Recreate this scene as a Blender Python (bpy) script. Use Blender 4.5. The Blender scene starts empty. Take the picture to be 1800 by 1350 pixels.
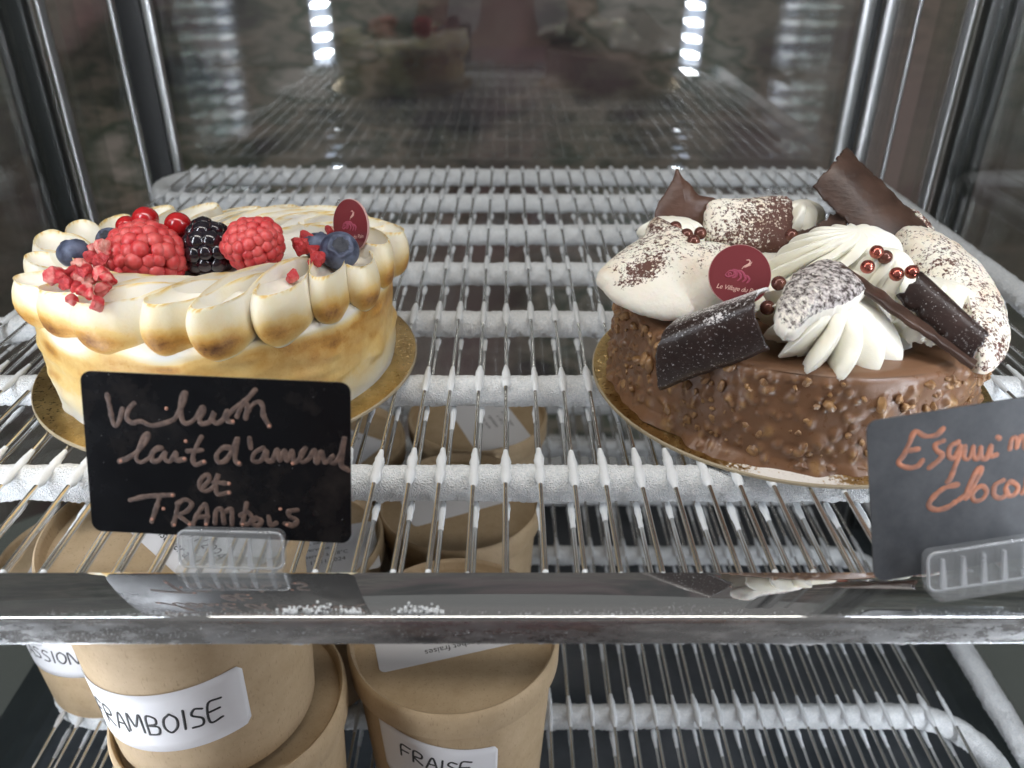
import bpy, bmesh, math, random
import numpy as np
from mathutils import Vector, Matrix, noise
PI = math.pi
random.seed(7)
scene = bpy.context.scene
C = scene.collection

# ------------------------------------------------------------------ camera
FPX, PITCH, YAW, ROLL = 1452.0, math.radians(29.6), math.radians(0.38), math.radians(0.25)
CAM = Vector((0, 0, 0.2))
fw = Vector((math.sin(YAW) * math.cos(PITCH), math.cos(YAW) * math.cos(PITCH), -math.sin(PITCH)))
rt = Vector((math.cos(YAW), -math.sin(YAW), 0)); up = rt.cross(fw)
rt, up = rt * math.cos(ROLL) + up * math.sin(ROLL), up * math.cos(ROLL) - rt * math.sin(ROLL)
cd = bpy.data.cameras.new('camera'); cam = bpy.data.objects.new('camera', cd); C.objects.link(cam)
cd.sensor_width = 36; cd.lens = FPX / 1800 * 36; cd.clip_start = 0.01; cd.clip_end = 50
R3 = Matrix((rt, up, -fw)).transposed()
cam.matrix_world = Matrix.Translation(CAM) @ R3.to_4x4()
cd.dof.use_dof = True; cd.dof.focus_distance = 0.37; cd.dof.aperture_fstop = 10.0
scene.camera = cam

# ------------------------------------------------------------------ world, exposure
w = bpy.data.worlds.new('World'); scene.world = w; w.use_nodes = True
w.node_tree.nodes['Background'].inputs['Color'].default_value = (1.0, 0.965, 0.93, 1)
w.node_tree.nodes['Background'].inputs['Strength'].default_value = 0.19
scene.view_settings.view_transform = 'Standard'; scene.view_settings.look = 'None'
scene.view_settings.exposure = 0.0; scene.view_settings.gamma = 1
scene.render.engine = 'CYCLES'
cy = scene.cycles
cy.use_denoising = True; cy.max_bounces = 8; cy.diffuse_bounces = 3; cy.transparent_max_bounces = 40; cy.glossy_bounces = 5
cy.transmission_bounces = 8; cy.sample_clamp_indirect = 14.0; cy.caustics_reflective = False; cy.caustics_refractive = False
cy.blur_glossy = 0.5
LED_STRENGTH = 94.0
TOP_WATTS = 1.5

def at(px, py, Y):          # survey: photo pixel on the vertical plane Y -> point in the case
    r = fw * FPX + rt * (px - 900) - up * (py - 675)
    return CAM + r * ((Y - CAM.y) / r.y)
def onz(px, py, z):
    r = fw * FPX + rt * (px - 900) - up * (py - 675)
    return CAM + r * ((z - CAM.z) / r.z)

# ------------------------------------------------------------------ materials
class Mat:
    def __init__(s, name, color=(.8, .8, .8), rough=.5, metal=0, **kw):
        s.m = bpy.data.materials.new(name); s.m.use_nodes = True
        s.t = s.m.node_tree; s.p = s.t.nodes['Principled BSDF']
        s.p.inputs['Base Color'].default_value = (*color, 1)
        s.p.inputs['Roughness'].default_value = rough; s.p.inputs['Metallic'].default_value = metal
        for k, v in kw.items():
            s.p.inputs[k.replace('_', ' ')].default_value = v
        s._tc = None; s._n = None
    def n(s, typ, **kw):
        nd = s.t.nodes.new(typ)
        for k, v in kw.items(): setattr(nd, k, v)
        return nd
    def L(s, a, b): s.t.links.new(a, b)
    def coord(s, stretch=None, kind='Object'):
        if s._tc is None: s._tc = s.n('ShaderNodeTexCoord')
        o = s._tc.outputs[kind]
        if stretch:
            mp = s.n('ShaderNodeMapping'); mp.inputs['Scale'].default_value = stretch; s.L(o, mp.inputs[0]); o = mp.outputs[0]
        return o
    def noise(s, scale, detail=3, rough=.55, stretch=None, kind='Object', dist=0):
        nd = s.n('ShaderNodeTexNoise'); nd.inputs['Scale'].default_value = scale; nd.inputs['Detail'].default_value = detail
        nd.inputs['Roughness'].default_value = rough; nd.inputs['Distortion'].default_value = dist
        s.L(s.coord(stretch, kind), nd.inputs['Vector']); return nd.outputs['Fac']
    def voro(s, scale, feature='F1', stretch=None):
        nd = s.n('ShaderNodeTexVoronoi', feature=feature); nd.inputs['Scale'].default_value = scale
        s.L(s.coord(stretch), nd.inputs['Vector']); return nd.outputs['Distance']
    def attr(s, name):
        nd = s.n('ShaderNodeAttribute'); nd.attribute_name = name; return nd.outputs['Fac']
    def rng(s, f, a, b, c=0., d=1.):
        nd = s.n('ShaderNodeMapRange'); s.L(f, nd.inputs[0])
        for i, v in zip((1, 2, 3, 4), (a, b, c, d)): nd.inputs[i].default_value = v
        return nd.outputs[0]
    def math(s, op, a, b=0.):
        nd = s.n('ShaderNodeMath', operation=op)
        for i, v in enumerate((a, b)):
            if isinstance(v, (int, float)): nd.inputs[i].default_value = v
            else: s.L(v, nd.inputs[i])
        return nd.outputs[0]
    def ramp(s, f, stops):
        nd = s.n('ShaderNodeValToRGB'); el = nd.color_ramp.elements
        while len(el) < len(stops): el.new(.5)
        for e, (p, c) in zip(el, stops): e.position = p; e.color = (*c, 1)
        s.L(f, nd.inputs[0]); return nd.outputs[0]
    def mix(s, f, a, b):
        nd = s.n('ShaderNodeMix', data_type='RGBA')
        for i, v in ((0, f), (6, a), (7, b)):
            if isinstance(v, (int, float)): nd.inputs[i].default_value = v
            elif isinstance(v, tuple): nd.inputs[i].default_value = (*v, 1)
            else: s.L(v, nd.inputs[i])
        return nd.outputs[2]
    def set(s, k, sock): s.L(sock, s.p.inputs[k]); return s
    def bump(s, h, strength=.5, dist=.001):
        nd = s.n('ShaderNodeBump'); nd.inputs['Strength'].default_value = strength; nd.inputs['Distance'].default_value = dist
        s.L(h, nd.inputs['Height'])
        if s._n: s.L(s._n, nd.inputs['Normal'])
        s._n = nd.outputs[0]; s.L(s._n, s.p.inputs['Normal']); return s

def thin_glass(name, refl, tint=(1, 1, 1), smear=.0, rough=.0):
    m = bpy.data.materials.new(name); m.use_nodes = True; t = m.node_tree; t.nodes.clear()
    o = t.nodes.new('ShaderNodeOutputMaterial'); mx = t.nodes.new('ShaderNodeMixShader')
    a = t.nodes.new('ShaderNodeBsdfTransparent'); a.inputs[0].default_value = (*tint, 1)
    g = t.nodes.new('ShaderNodeBsdfGlossy'); g.inputs['Roughness'].default_value = rough
    mx.inputs[0].default_value = refl
    t.links.new(a.outputs[0], mx.inputs[1]); t.links.new(g.outputs[0], mx.inputs[2])
    last = mx.outputs[0]
    if smear:
        tc = t.nodes.new('ShaderNodeTexCoord'); n = t.nodes.new('ShaderNodeTexNoise'); n.inputs['Scale'].default_value = 14
        n.inputs['Detail'].default_value = 4
        mp = t.nodes.new('ShaderNodeMapping'); mp.inputs['Scale'].default_value = (1, 1, .35)
        t.links.new(tc.outputs['Object'], mp.inputs[0]); t.links.new(mp.outputs[0], n.inputs[0])
        r = t.nodes.new('ShaderNodeMapRange'); t.links.new(n.outputs[0], r.inputs[0])
        r.inputs[1].default_value = .4; r.inputs[2].default_value = .8; r.inputs[3].default_value = smear * .35; r.inputs[4].default_value = smear
        d = t.nodes.new('ShaderNodeBsdfDiffuse'); d.inputs[0].default_value = (.75, .77, .8, 1)
        m2 = t.nodes.new('ShaderNodeMixShader'); t.links.new(r.outputs[0], m2.inputs[0])
        t.links.new(last, m2.inputs[1]); t.links.new(d.outputs[0], m2.inputs[2]); last = m2.outputs[0]
    t.links.new(last, o.inputs[0]); return m

def emitter(name, col, s):
    m = bpy.data.materials.new(name); m.use_nodes = True; t = m.node_tree; t.nodes.clear()
    o = t.nodes.new('ShaderNodeOutputMaterial'); e = t.nodes.new('ShaderNodeEmission')
    e.inputs[0].default_value = (*col, 1); e.inputs[1].default_value = s; t.links.new(e.outputs[0], o.inputs[0]); return m

MT = {}
# frost
m = Mat('frost', (.86, .9, .93), .5)
m.set('Base Color', m.mix(m.rng(m.noise(900, 2), .3, .7), (.74, .78, .80), (.96, .97, .97)))
m.bump(m.voro(1500), .9, .0007); m.bump(m.noise(2200, 2), .5, .0004); MT['frost'] = m.m
m = Mat('smooth_frost', (.80, .83, .85), .5)
m.bump(m.noise(700, 3), .35, .0005); MT['rime'] = m.m
# metals
m = Mat('wire_steel', (.80, .80, .78), .20, 1.0); m.bump(m.noise(900, 2), .04, .0003); MT['steel'] = m.m
m = Mat('polished_steel', (.68, .69, .70), .03, .95)
fr = m.rng(m.noise(60, 5, .7, (1, 3, 3)), .47, .66); m.set('Roughness', m.math('ADD', m.math('MULTIPLY', fr, .05), .012)); MT['rail'] = m.m
m = Mat('frosted_steel_lip', (.52, .53, .54), .22, .9); m.set('Roughness', m.rng(m.noise(80, 5, .7, (1, 3, 3)), .4, .65, .16, .45)); m.set('Base Color', m.mix(m.rng(m.noise(120, 5, .7, (.5, 1, 2)), .48, .68), (.44, .45, .46), (.72, .73, .74))); MT['rail_lip'] = m.m
m = Mat('brushed_aluminium', (.62, .63, .64), .32, 1.0); m.bump(m.noise(300, 2, .5, (8, 8, .2)), .1, .0005); MT['alu'] = m.m
m = Mat('black_rubber', (.012, .013, .014), .5); m.bump(m.noise(500), .2, .0004); MT['rubber'] = m.m
m = Mat('cabinet_grey', (.035, .04, .046), .25); m.set('Base Color', m.mix(m.rng(m.noise(9, 5, .6), .35, .7), (.05, .06, .07), (.14, .15, .165))); MT['cab'] = m.m
MT['led'] = emitter('led_chip', (.90, .94, 1.0), LED_STRENGTH)
MT['led_soft'] = emitter('led_diffuser', (.70, .80, 1.0), LED_STRENGTH * .045)
MT['rear_glass'] = thin_glass('rear_glass', .07, (.97, .98, .98), .010)
MT['side_glass'] = thin_glass('side_glass', .15, (.95, .97, .96), .003)
m = Mat('white_plastic', (.75, .77, .8), .35); m.bump(m.noise(80), .05, .0005); MT['wplastic'] = m.m
# backdrop seen through the glass
m = Mat('dim_shop', (.05, .05, .05), .8)
a = m.ramp(m.noise(2.6, 4, .6, (1, 1, 2.2)), [(.40, (.02, .025, .03)), (.46, (.20, .22, .16)), (.51, (.60, .52, .42)), (.56, (.16, .22, .15)), (.63, (.85, .78, .7))])
b = m.ramp(m.noise(1.5, 3, .5, None, 'Object', 1.0), [(.40, (.04, .045, .05)), (.50, (.50, .31, .33)), (.60, (.62, .50, .48))])
m.set('Base Color', m.mix(m.rng(m.noise(1.1, 2), .4, .62), a, b)); MT['shop'] = m.m
# meringue with blow-torch colour
def toasted(name, lo=0.0):
    m = Mat(name, (.9, .85, .75), .42, Subsurface_Weight=.25, Subsurface_Scale=.004)
    m.p.inputs['Subsurface Radius'].default_value = (1.0, .75, .45)
    t = m.attr('toast'); nz = m.rng(m.noise(160, 5, .65), .25, .75, -.5, .5)
    fl = m.rng(m.noise(900, 2), .58, .75, 0, .16)
    f = m.math('ADD', t, m.math('MULTIPLY', m.math('MULTIPLY', nz, t), .42))
    f = m.math('ADD', f, m.math('MULTIPLY', fl, t))
    m.set('Base Color', m.ramp(f, [(0., (.88, .85, .78)), (.13, (.87, .78, .56)), (.34, (.80, .57, .22)), (.60, (.60, .31, .07)), (.85, (.25, .10, .025)), (1., (.10, .038, .014))]))
    m.set('Roughness', m.rng(t, 0, 1, .5, .36))
    m.bump(m.noise(420, 4), .22, .0008); m.bump(m.voro(700), .08, .0005); return m.m
MT['meringue'] = toasted('toasted_meringue')
# gold cake board
def gold(name, sugar=None):
    m = Mat(name, (.72, .50, .2), .28, 1.0)
    nz = m.noise(500, 4, .7); g = m.mix(m.rng(m.noise(34, 4, .65), .4, .66), (.40, .255, .085), (.80, .58, .26))
    m.set('Roughness', m.rng(nz, .3, .7, .18, .5)); m.bump(m.noise(90, 4), .16, .0015)
    col = g
    if sugar:
        d = m.n('ShaderNodeVectorMath', operation='DISTANCE'); m.L(m.coord((1, 1, 1)), d.inputs[0]); d.inputs[1].default_value = sugar
        near = m.rng(d.outputs['Value'], .008, .034, .42, -.04)
        spk = m.math('ADD', m.noise(620, 3, .7), near); f = m.rng(spk, .66, .78)
    else:
        f = m.rng(m.noise(800, 2, .7), .70, .78)
    col = m.mix(f, g, (.86, .83, .78)); m.set('Metallic', m.rng(f, 0, 1, 1, 0)); m.set('Base Color', col); return m.m
MT['gold'] = gold('gold_board'); MT['gold_sugar'] = gold('gold_board_sugared', (-.022, -.088, .0))
m = Mat('board_edge', (.40, .33, .22), .6); m.bump(m.noise(700), .3, .0004); MT['board_edge'] = m.m
# fruit
def fruit(name, c1, c2, scale, rough=.28, sss=.25, bump=.0, coat=.0, stops=(.35, .7)):
    m = Mat(name, c1, rough, Subsurface_Weight=sss, Subsurface_Scale=.0025, Coat_Weight=coat, Coat_Roughness=.1)
    m.p.inputs['Subsurface Radius'].default_value = (1., .25, .18)
    col = m.mix(m.rng(m.noise(scale, 4), *stops), c1, c2)
    if 'strawberry' in name: oi = m.n('ShaderNodeObjectInfo'); col = m.mix(m.rng(oi.outputs['Random'], 0, 1, 0, .75), col, (.42, .02, .03))
    m.set('Base Color', col)
    if bump: m.bump(m.noise(scale * 4, 3), bump, .0006)
    return m.m
MT['rasp'] = fruit('raspberry_flesh', (.56, .035, .042), (.72, .13, .12), 150, .40, .35, .25, .05)
MT['rasp_hair'] = fruit('raspberry_hair', (.6, .3, .25), (.7, .45, .35), 300, .6, .0)
MT['black'] = fruit('blackberry_flesh', (.006, .005, .009), (.018, .012, .02), 200, .16, .05, .05, .5)
MT['currant'] = fruit('currant_skin', (.52, .012, .016), (.40, .008, .012), 120, .09, .3, .0, .8)
MT['calyx'] = fruit('dry_calyx', (.12, .085, .05), (.22, .17, .1), 500, .8, .0, .5)
MT['blue'] = fruit('blueberry_bloom', (.022, .026, .05), (.13, .16, .25), 130, .5, .03, .15, .0, (.36, .68))
MT['blue_dark'] = fruit('blueberry_crown', (.018, .02, .03), (.07, .075, .09), 300, .7, .0, .4)
MT['straw'] = fruit('freeze_dried_strawberry', (.60, .03, .04), (.86, .50, .42), 170, .62, .3, .7, .0, (.42, .66))
MT['straw_dark'] = fruit('dried_raspberry_crumb', (.33, .012, .02), (.55, .05, .05), 260, .5, .25, .8)
# chocolate
m = Mat('milk_chocolate_glaze', (.20, .098, .052), .3, Coat_Weight=.10, Coat_Roughness=.15, Subsurface_Weight=.06, Subsurface_Scale=.002)
nb = m.math('ADD', m.attr('nut'), m.rng(m.noise(260, 4), .3, .7, -.18, .18))
m.set('Base Color', m.ramp(nb, [(0., (.19, .096, .050)), (.45, (.215, .112, .058)), (.8, (.28, .155, .070)), (1., (.37, .215, .095))]))
m.set('Roughness', m.rng(m.noise(300, 3), .3, .7, .24, .46)); m.bump(m.noise(330, 4), .2, .0010); MT['glaze'] = m.m
m = Mat('hazelnut_piece', (.38, .2, .08), .3, Coat_Weight=.2, Coat_Roughness=.12)
m.set('Base Color', m.mix(m.rng(m.noise(240, 4), .35, .65), (.21, .108, .053), (.38, .215, .09))); m.bump(m.noise(500, 3), .4, .001); MT['nut'] = m.m
m = Mat('chocolate_top', (.20, .105, .058), .36); m.bump(m.noise(90, 3), .1, .001); MT['choctop'] = m.m
def choc(name, c1, c2, sugar=0., grad=None, rough=.34):
    m = Mat(name, c1, rough, Coat_Weight=.12, Coat_Roughness=.25)
    col = m.mix(m.rng(m.noise(70, 4), .35, .7), c1, c2)
    if sugar:
        f = m.math('ADD', m.noise(900, 3, .75), m.math('MULTIPLY', m.attr('dust'), .34))
        f = m.rng(f, .69 - sugar * .04, .80 - sugar * .04)
        col = m.mix(f, col, (.84, .82, .82)); m.set('Roughness', m.rng(f, 0, 1, rough, .9))
    m.set('Base Color', col)
    m.bump(m.noise(160, 4, .6, (1, 1, 3)), .22, .0012); m.bump(m.voro(420), .10, .0008); return m.m
MT['dark'] = choc('dark_chocolate', (.022, .012, .010), (.045, .026, .022), 1.0)
MT['dark_plain'] = choc('dark_chocolate_curl', (.040, .021, .015), (.085, .046, .032), .0, rough=.42)
MT['milk_dark'] = choc('chocolate_shard', (.075, .036, .024), (.11, .055, .038), .0, rough=.45)
m = Mat('meringue_cocoa', (.85, .8, .7), .7, Subsurface_Weight=.2, Subsurface_Scale=.003)
d = m.attr('dust'); s1 = m.noise(800, 4, .72); s2 = m.noise(330, 4, .6)
f = m.math('ADD', m.math('ADD', m.math('MULTIPLY', s1, .62), m.math('MULTIPLY', s2, .38)), m.math('MULTIPLY', m.math('SUBTRACT', d, .5), .42))
f = m.rng(f, .545, .60); tan = m.rng(m.noise(70, 4), .45, .72)
m.set('Base Color', m.mix(f, m.mix(m.math('MULTIPLY', tan, d), (.86, .82, .72), (.74, .56, .38)), (.105, .042, .030)))
m.bump(m.noise(520, 4), .4, .0009); MT['cocoa_meringue'] = m.m
m = Mat('dark_cocoa_meringue', (.7, .7, .7), .8, Subsurface_Weight=.1, Subsurface_Scale=.003)
d = m.attr('dust'); f = m.math('ADD', m.noise(700, 4, .75, (1, .35, 1)), m.math('MULTIPLY', m.math('SUBTRACT', d, .5), .4)); f = m.rng(f, .47, .60)
m.set('Base Color', m.mix(f, (.86, .82, .74), m.mix(m.rng(m.noise(500, 3), .4, .6), (.055, .04, .038), (.62, .57, .55))))
m.bump(m.noise(520, 4), .4, .001); MT['dark_cocoa'] = m.m
m = Mat('whipped_cream', (.90, .875, .77), .42, Subsurface_Weight=.25, Subsurface_Scale=.004)
m.p.inputs['Subsurface Radius'].default_value = (1., .85, .55); m.bump(m.noise(420, 4), .22, .0009); m.bump(m.noise(1500, 2), .12, .0004); MT['cream'] = m.m
m = Mat('copper_pearl', (.42, .10, .075), .22, .75); m.set('Base Color', m.mix(m.rng(m.noise(260, 3), .35, .7), (.32, .065, .05), (.60, .22, .17))); MT['pearl'] = m.m
m = Mat('brown_pearl', (.13, .05, .035), .2, .35); m.set('Base Color', m.mix(m.rng(m.noise(260, 3), .35, .7), (.10, .035, .03), (.24, .10, .07))); MT['pearl_brown'] = m.m
m = Mat('burgundy_chocolate', (.17, .028, .034), .25, Coat_Weight=.6, Coat_Roughness=.06); m.bump(m.noise(60, 2), .04, .0008); MT['burg'] = m.m
m = Mat('plaque_edge', (.55, .32, .30), .5); MT['plaque_edge'] = m.m
MT['logo_pink'] = Mat('emblem_pink', (.34, .055, .10), .35).m
MT['logo_pale'] = Mat('emblem_pale', (.66, .40, .34), .35).m
# paper and plastic
m = Mat('kraft_board', (.50, .34, .18), .72)
m.set('Base Color', m.mix(m.rng(m.noise(1100, 2, .6, (1, 1, .3)), .60, .72, 0, .5), m.mix(m.rng(m.noise(32, 6, .75), .3, .7), (.42, .305, .175), (.56, .425, .27)), (.27, .185, .10)))
m.bump(m.noise(260, 4), .18, .0006); m.bump(m.noise(28, 3), .3, .002); m.bump(m.noise(12, 2, .5, (1, 1, 6)), .12, .002); MT['kraft'] = m.m
m = Mat('label_paper', (.80, .80, .82), .55); m.bump(m.noise(30, 3), .1, .002); MT['paper'] = m.m
MT['ink'] = Mat('black_ink', (.012, .012, .014), .5).m
m = Mat('slate_card', (.004, .0045, .006), .22, Specular_IOR_Level=.25); m.set('Roughness', m.rng(m.noise(50, 4), .3, .7, .14, .34))
sp = m.rng(m.voro(330), .03, .05, 1, 0); m.set('Base Color', m.mix(m.math('MULTIPLY', sp, m.rng(m.noise(60), .5, .6)), m.mix(m.rng(m.noise(35, 5, .7), .52, .75), (.004, .0045, .006), (.022, .019, .018)), (.45, .45, .45))); MT['slate'] = m.m
m = Mat('slate_card_sheen', (.045, .049, .056), .42); m.set('Base Color', m.mix(m.rng(m.noise(40, 5, .7), .35, .7), (.05, .054, .062), (.10, .106, .116))); MT['slate_sheen'] = m.m  # lighter grey in the base colour stands in for light reflected off this card
m = Mat('brown_chalk_pen', (.17, .115, .10), .6); m.set('Base Color', m.mix(m.rng(m.noise(500, 3), .35, .65), (.065, .04, .032), (.145, .092, .07))); MT['pen_brown'] = m.m
m = Mat('orange_chalk_pen', (.5, .17, .09), .6); m.set('Base Color', m.mix(m.rng(m.noise(300, 3), .35, .65), (.27, .125, .085), (.50, .19, .10))); MT['pen_orange'] = m.m
MT['pen_dot'] = Mat('chalk_dot', (.45, .22, .15), .6).m
MT['acrylic_edge'] = thin_glass('acrylic_edge', .2, (.97, .98, .98), .75, .1)
MT['acrylic'] = thin_glass('clear_acrylic', .13, (.96, .97, .97), .20, .05)

# ------------------------------------------------------------------ mesh helpers
def obj(name, v, f, mat, parent=None, smooth=True, attrs=None, mats=None, mi=None, loc=None, rot=None):
    me = bpy.data.meshes.new(name); me.from_pydata([tuple(q) for q in v], [], [tuple(q) for q in f])
    for q in (mats or [mat]): me.materials.append(MT[q])
    if smooth: me.polygons.foreach_set('use_smooth', [True] * len(me.polygons))
    if mi is not None: me.polygons.foreach_set('material_index', mi)
    if attrs:
        for k, d in attrs.items():
            a = me.attributes.new(k, 'FLOAT', 'POINT'); a.data.foreach_set('value', [float(x) for x in d])
    me.update()
    o = bpy.data.objects.new(name, me); C.objects.link(o)
    if parent: o.parent = parent
    if loc is not None: o.location = loc
    if rot is not None: o.rotation_euler = rot
    return o
def linkcopy(o, parent=None, loc=None, rot=None, scale=None):
    c = o.copy(); C.objects.link(c)
    if parent is not None: c.parent = parent
    if loc is not None: c.location = loc
    if rot is not None: c.rotation_euler = rot
    if scale is not None: c.scale = scale
    return c
def tag(o, label, cat, group=None):
    o['label'] = label; o['category'] = cat
    if group: o['group'] = group
    return o
def thing(name, label, cat, loc=(0, 0, 0), rot=(0, 0, 0), group=None):
    o = bpy.data.objects.new(name, None); o.empty_display_size = .01; C.objects.link(o); o.location = loc; o.rotation_euler = rot
    return tag(o, label, cat, group)
def sharp(o, ang=40):
    me = o.data; bm = bmesh.new(); bm.from_mesh(me)
    for e in bm.edges:
        if len(e.link_faces) == 2 and e.calc_face_angle(0) > math.radians(ang): e.smooth = False
    bm.to_mesh(me); bm.free(); return o
def grid(nu, nv, fn, cu=False, cv=False):       # rows u, columns v
    v = [fn(i / (nu if cu else nu - 1), j / (nv if cv else nv - 1)) for i in range(nu) for j in range(nv)]
    f = []
    for i in range(nu if cu else nu - 1):
        for j in range(nv if cv else nv - 1):
            a, b = i, (i + 1) % nu; c, d = j, (j + 1) % nv
            f.append((a * nv + c, b * nv + c, b * nv + d, a * nv + d))
    return v, f
def revolve(prof, n=64):
    v = []; f = []
    for r, z in prof:
        for j in range(n):
            a = 2 * PI * j / n; v.append((r * math.cos(a), r * math.sin(a), z))
    for i in range(len(prof) - 1):
        for j in range(n):
            k = (j + 1) % n; f.append((i * n + j, i * n + k, (i + 1) * n + k, (i + 1) * n + j))
    return v, f
def box(x0, x1, y0, y1, z0, z1):
    v = [(x, y, z) for x in (x0, x1) for y in (y0, y1) for z in (z0, z1)]
    return v, [(0, 1, 3, 2), (4, 6, 7, 5), (0, 4, 5, 1), (2, 3, 7, 6), (0, 2, 6, 4), (1, 5, 7, 3)]
def bbox(x0, x1, y0, y1, z0, z1, bev=.001, seg=2):
    v, f = box(x0, x1, y0, y1, z0, z1); bm = bmesh.new(); vs = [bm.verts.new(p) for p in v]
    for q in f: bm.faces.new([vs[i] for i in q])
    bmesh.ops.recalc_face_normals(bm, faces=bm.faces)
    bmesh.ops.bevel(bm, geom=list(bm.edges), offset=bev, segments=seg, affect='EDGES', profile=.5)
    bm.verts.index_update(); r = [tuple(x.co) for x in bm.verts], [tuple(y.index for y in x.verts) for x in bm.faces]; bm.free(); return r
def join(*parts):
    V, F = [], []
    for v, f in parts:
        n = len(V); V += list(v); F += [tuple(i + n for i in q) for q in f]
    return V, F
_ico = {}
def ico(sub):
    if sub not in _ico:
        bm = bmesh.new(); bmesh.ops.create_icosphere(bm, subdivisions=sub, radius=1)
        bm.verts.index_update()
        _ico[sub] = ([x.co.copy() for x in bm.verts], [tuple(y.index for y in x.verts) for x in bm.faces]); bm.free()
    return _ico[sub]
def ball(c, r, sub=2, n=None, squash=1.):
    v, f = ico(sub); c = Vector(c); out = []
    for p in v:
        q = p * r
        if n is not None: q = q - n * (q.dot(n)) * (1 - squash)
        out.append(c + q)
    return out, list(f)
def spline(pts, step):
    P = [Vector(p) for p in pts]; P = [P[0] * 2 - P[1]] + P + [P[-1] * 2 - P[-2]]; out = []
    for i in range(1, len(P) - 2):
        a, b, c, d = P[i - 1:i + 3]; n = max(2, int((c - b).length / step))
        for k in range(n):
            t = k / n
            out.append(.5 * ((2 * b) + (c - a) * t + (2 * a - 5 * b + 4 * c - d) * t * t + (3 * b - a - 3 * c + d) * t ** 3))
    out.append(P[-2]); return out
def closed_spline(pts, n):
    P = [Vector(p) for p in pts]; m = len(P); out = []
    for k in range(n):
        x = k / n * m; i = int(x); t = x - i; a, b, c, d = P[(i - 1) % m], P[i % m], P[(i + 1) % m], P[(i + 2) % m]
        out.append(.5 * ((2 * b) + (c - a) * t + (2 * a - 5 * b + 4 * c - d) * t * t + (3 * b - a - 3 * c + d) * t ** 3))
    return out
def ribbon(path, wd, th, nrm, nseg=8, taper=None):      # flattened tube with round ends lying on a face
    P = path; V = []; F = []; m = len(P)
    for i, p in enumerate(P):
        t = (P[min(i + 1, m - 1)] - P[max(i - 1, 0)]); t = t.normalized() if t.length > 1e-9 else Vector((1, 0, 0))
        nn = nrm[i] if isinstance(nrm, list) else nrm
        s = nn.cross(t).normalized(); k = wd if taper is None else wd * taper(i / (m - 1))
        for j in range(nseg):
            a = 2 * PI * j / nseg; V.append(p + s * (k * math.cos(a)) + nn * (th * math.sin(a)))
    for i in range(m - 1):
        for j in range(nseg):
            F.append((i * nseg + j, i * nseg + (j + 1) % nseg, (i + 1) * nseg + (j + 1) % nseg, (i + 1) * nseg + j))
    for e in (0, m - 1):     # round caps
        p = P[e]; nn = nrm[e] if isinstance(nrm, list) else nrm
        t = (P[0] - P[1] if e == 0 else P[-1] - P[-2]); t = t.normalized() if t.length > 1e-9 else Vector((1, 0, 0)); s = nn.cross(t).normalized()
        k = wd if taper is None else wd * taper(0 if e == 0 else 1)
        n0 = len(V); V.append(p + nn * th)
        for j in range(7):
            a = -PI / 2 + PI * j / 6; V.append(p + s * (k * math.sin(a)) + t * (k * math.cos(a)))
        for j in range(6): F.append((n0, n0 + 1 + j, n0 + 2 + j))
    return V, F
def nz(p, s, o=0.): return noise.noise(Vector(p) * s + Vector((o, o * 1.7, -o)))

# ================================================================== the setting: glazed freezer case
def struct(name, vf, mat, parent=None, smooth=False):
    o = obj(name, *vf, mat, parent, smooth); o['kind'] = 'structure'; return o
RY = .768
def ring_wall():
    V, F = [], []; n = 64
    for r in (2.0, 2.04):
        for z in (-1.2, 1.6):
            for i in range(n + 1):
                a = math.radians(-35 + 250 * i / n); V.append((r * math.cos(a), .35 + r * math.sin(a) * .9, z))
    m = n + 1
    for i in range(n):
        F += [(i, i + 1, m + i + 1, m + i), (2 * m + i, 3 * m + i, 3 * m + i + 1, 2 * m + i + 1),
              (m + i, m + i + 1, 3 * m + i + 1, 3 * m + i), (i, 2 * m + i, 2 * m + i + 1, i + 1)]
    return V, F
struct('shop_background', ring_wall(), 'shop', smooth=True)
struct('cabinet_floor', box(-.42, .42, .12, .80, -.40, -.38), 'cab')
for y in (RY, RY + .016):
    struct('rear_glass', box(-.352, .352, y, y + .004, -.379, .55), 'rear_glass')
for sx in (-1, 1):
    for x in (.366, .381, .396):
        struct('side_glass', box(*sorted((sx * x, sx * (x + .004))), .215, .765, -.379, .55), 'side_glass')
# corner trims
def post(x0, x1, y0, y1, mat, bev=.001):
    o = obj('corner_trim', *bbox(x0, x1, y0, y1, -.379, .55, bev), mat, smooth=True); o['kind'] = 'structure'; sharp(o, 50)
post(-.3345, -.3305, .757, .761, 'alu'); post(-.306, -.2985, .756, .764, 'alu')
post(-.3290, -.3075, .759, .764, 'rubber')
post(.2965, .3085, .754, .764, 'alu', .003); post(.3165, .3285, .755, .764, 'alu', .003); post(.3095, .3155, .759, .764, 'rubber'); post(.3450, .3485, .757, .761, 'alu')
for x0, x1, mat in ((-.402, -.3745, 'rubber'), (-.3655, -.3620, 'alu')):
    post(x0, x1, .700, .712, mat)
for x0, x1, mat in ((.3745, .402, 'rubber'), (.3620, .3655, 'alu')):
    post(x0, x1, .700, .712, mat)

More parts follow.
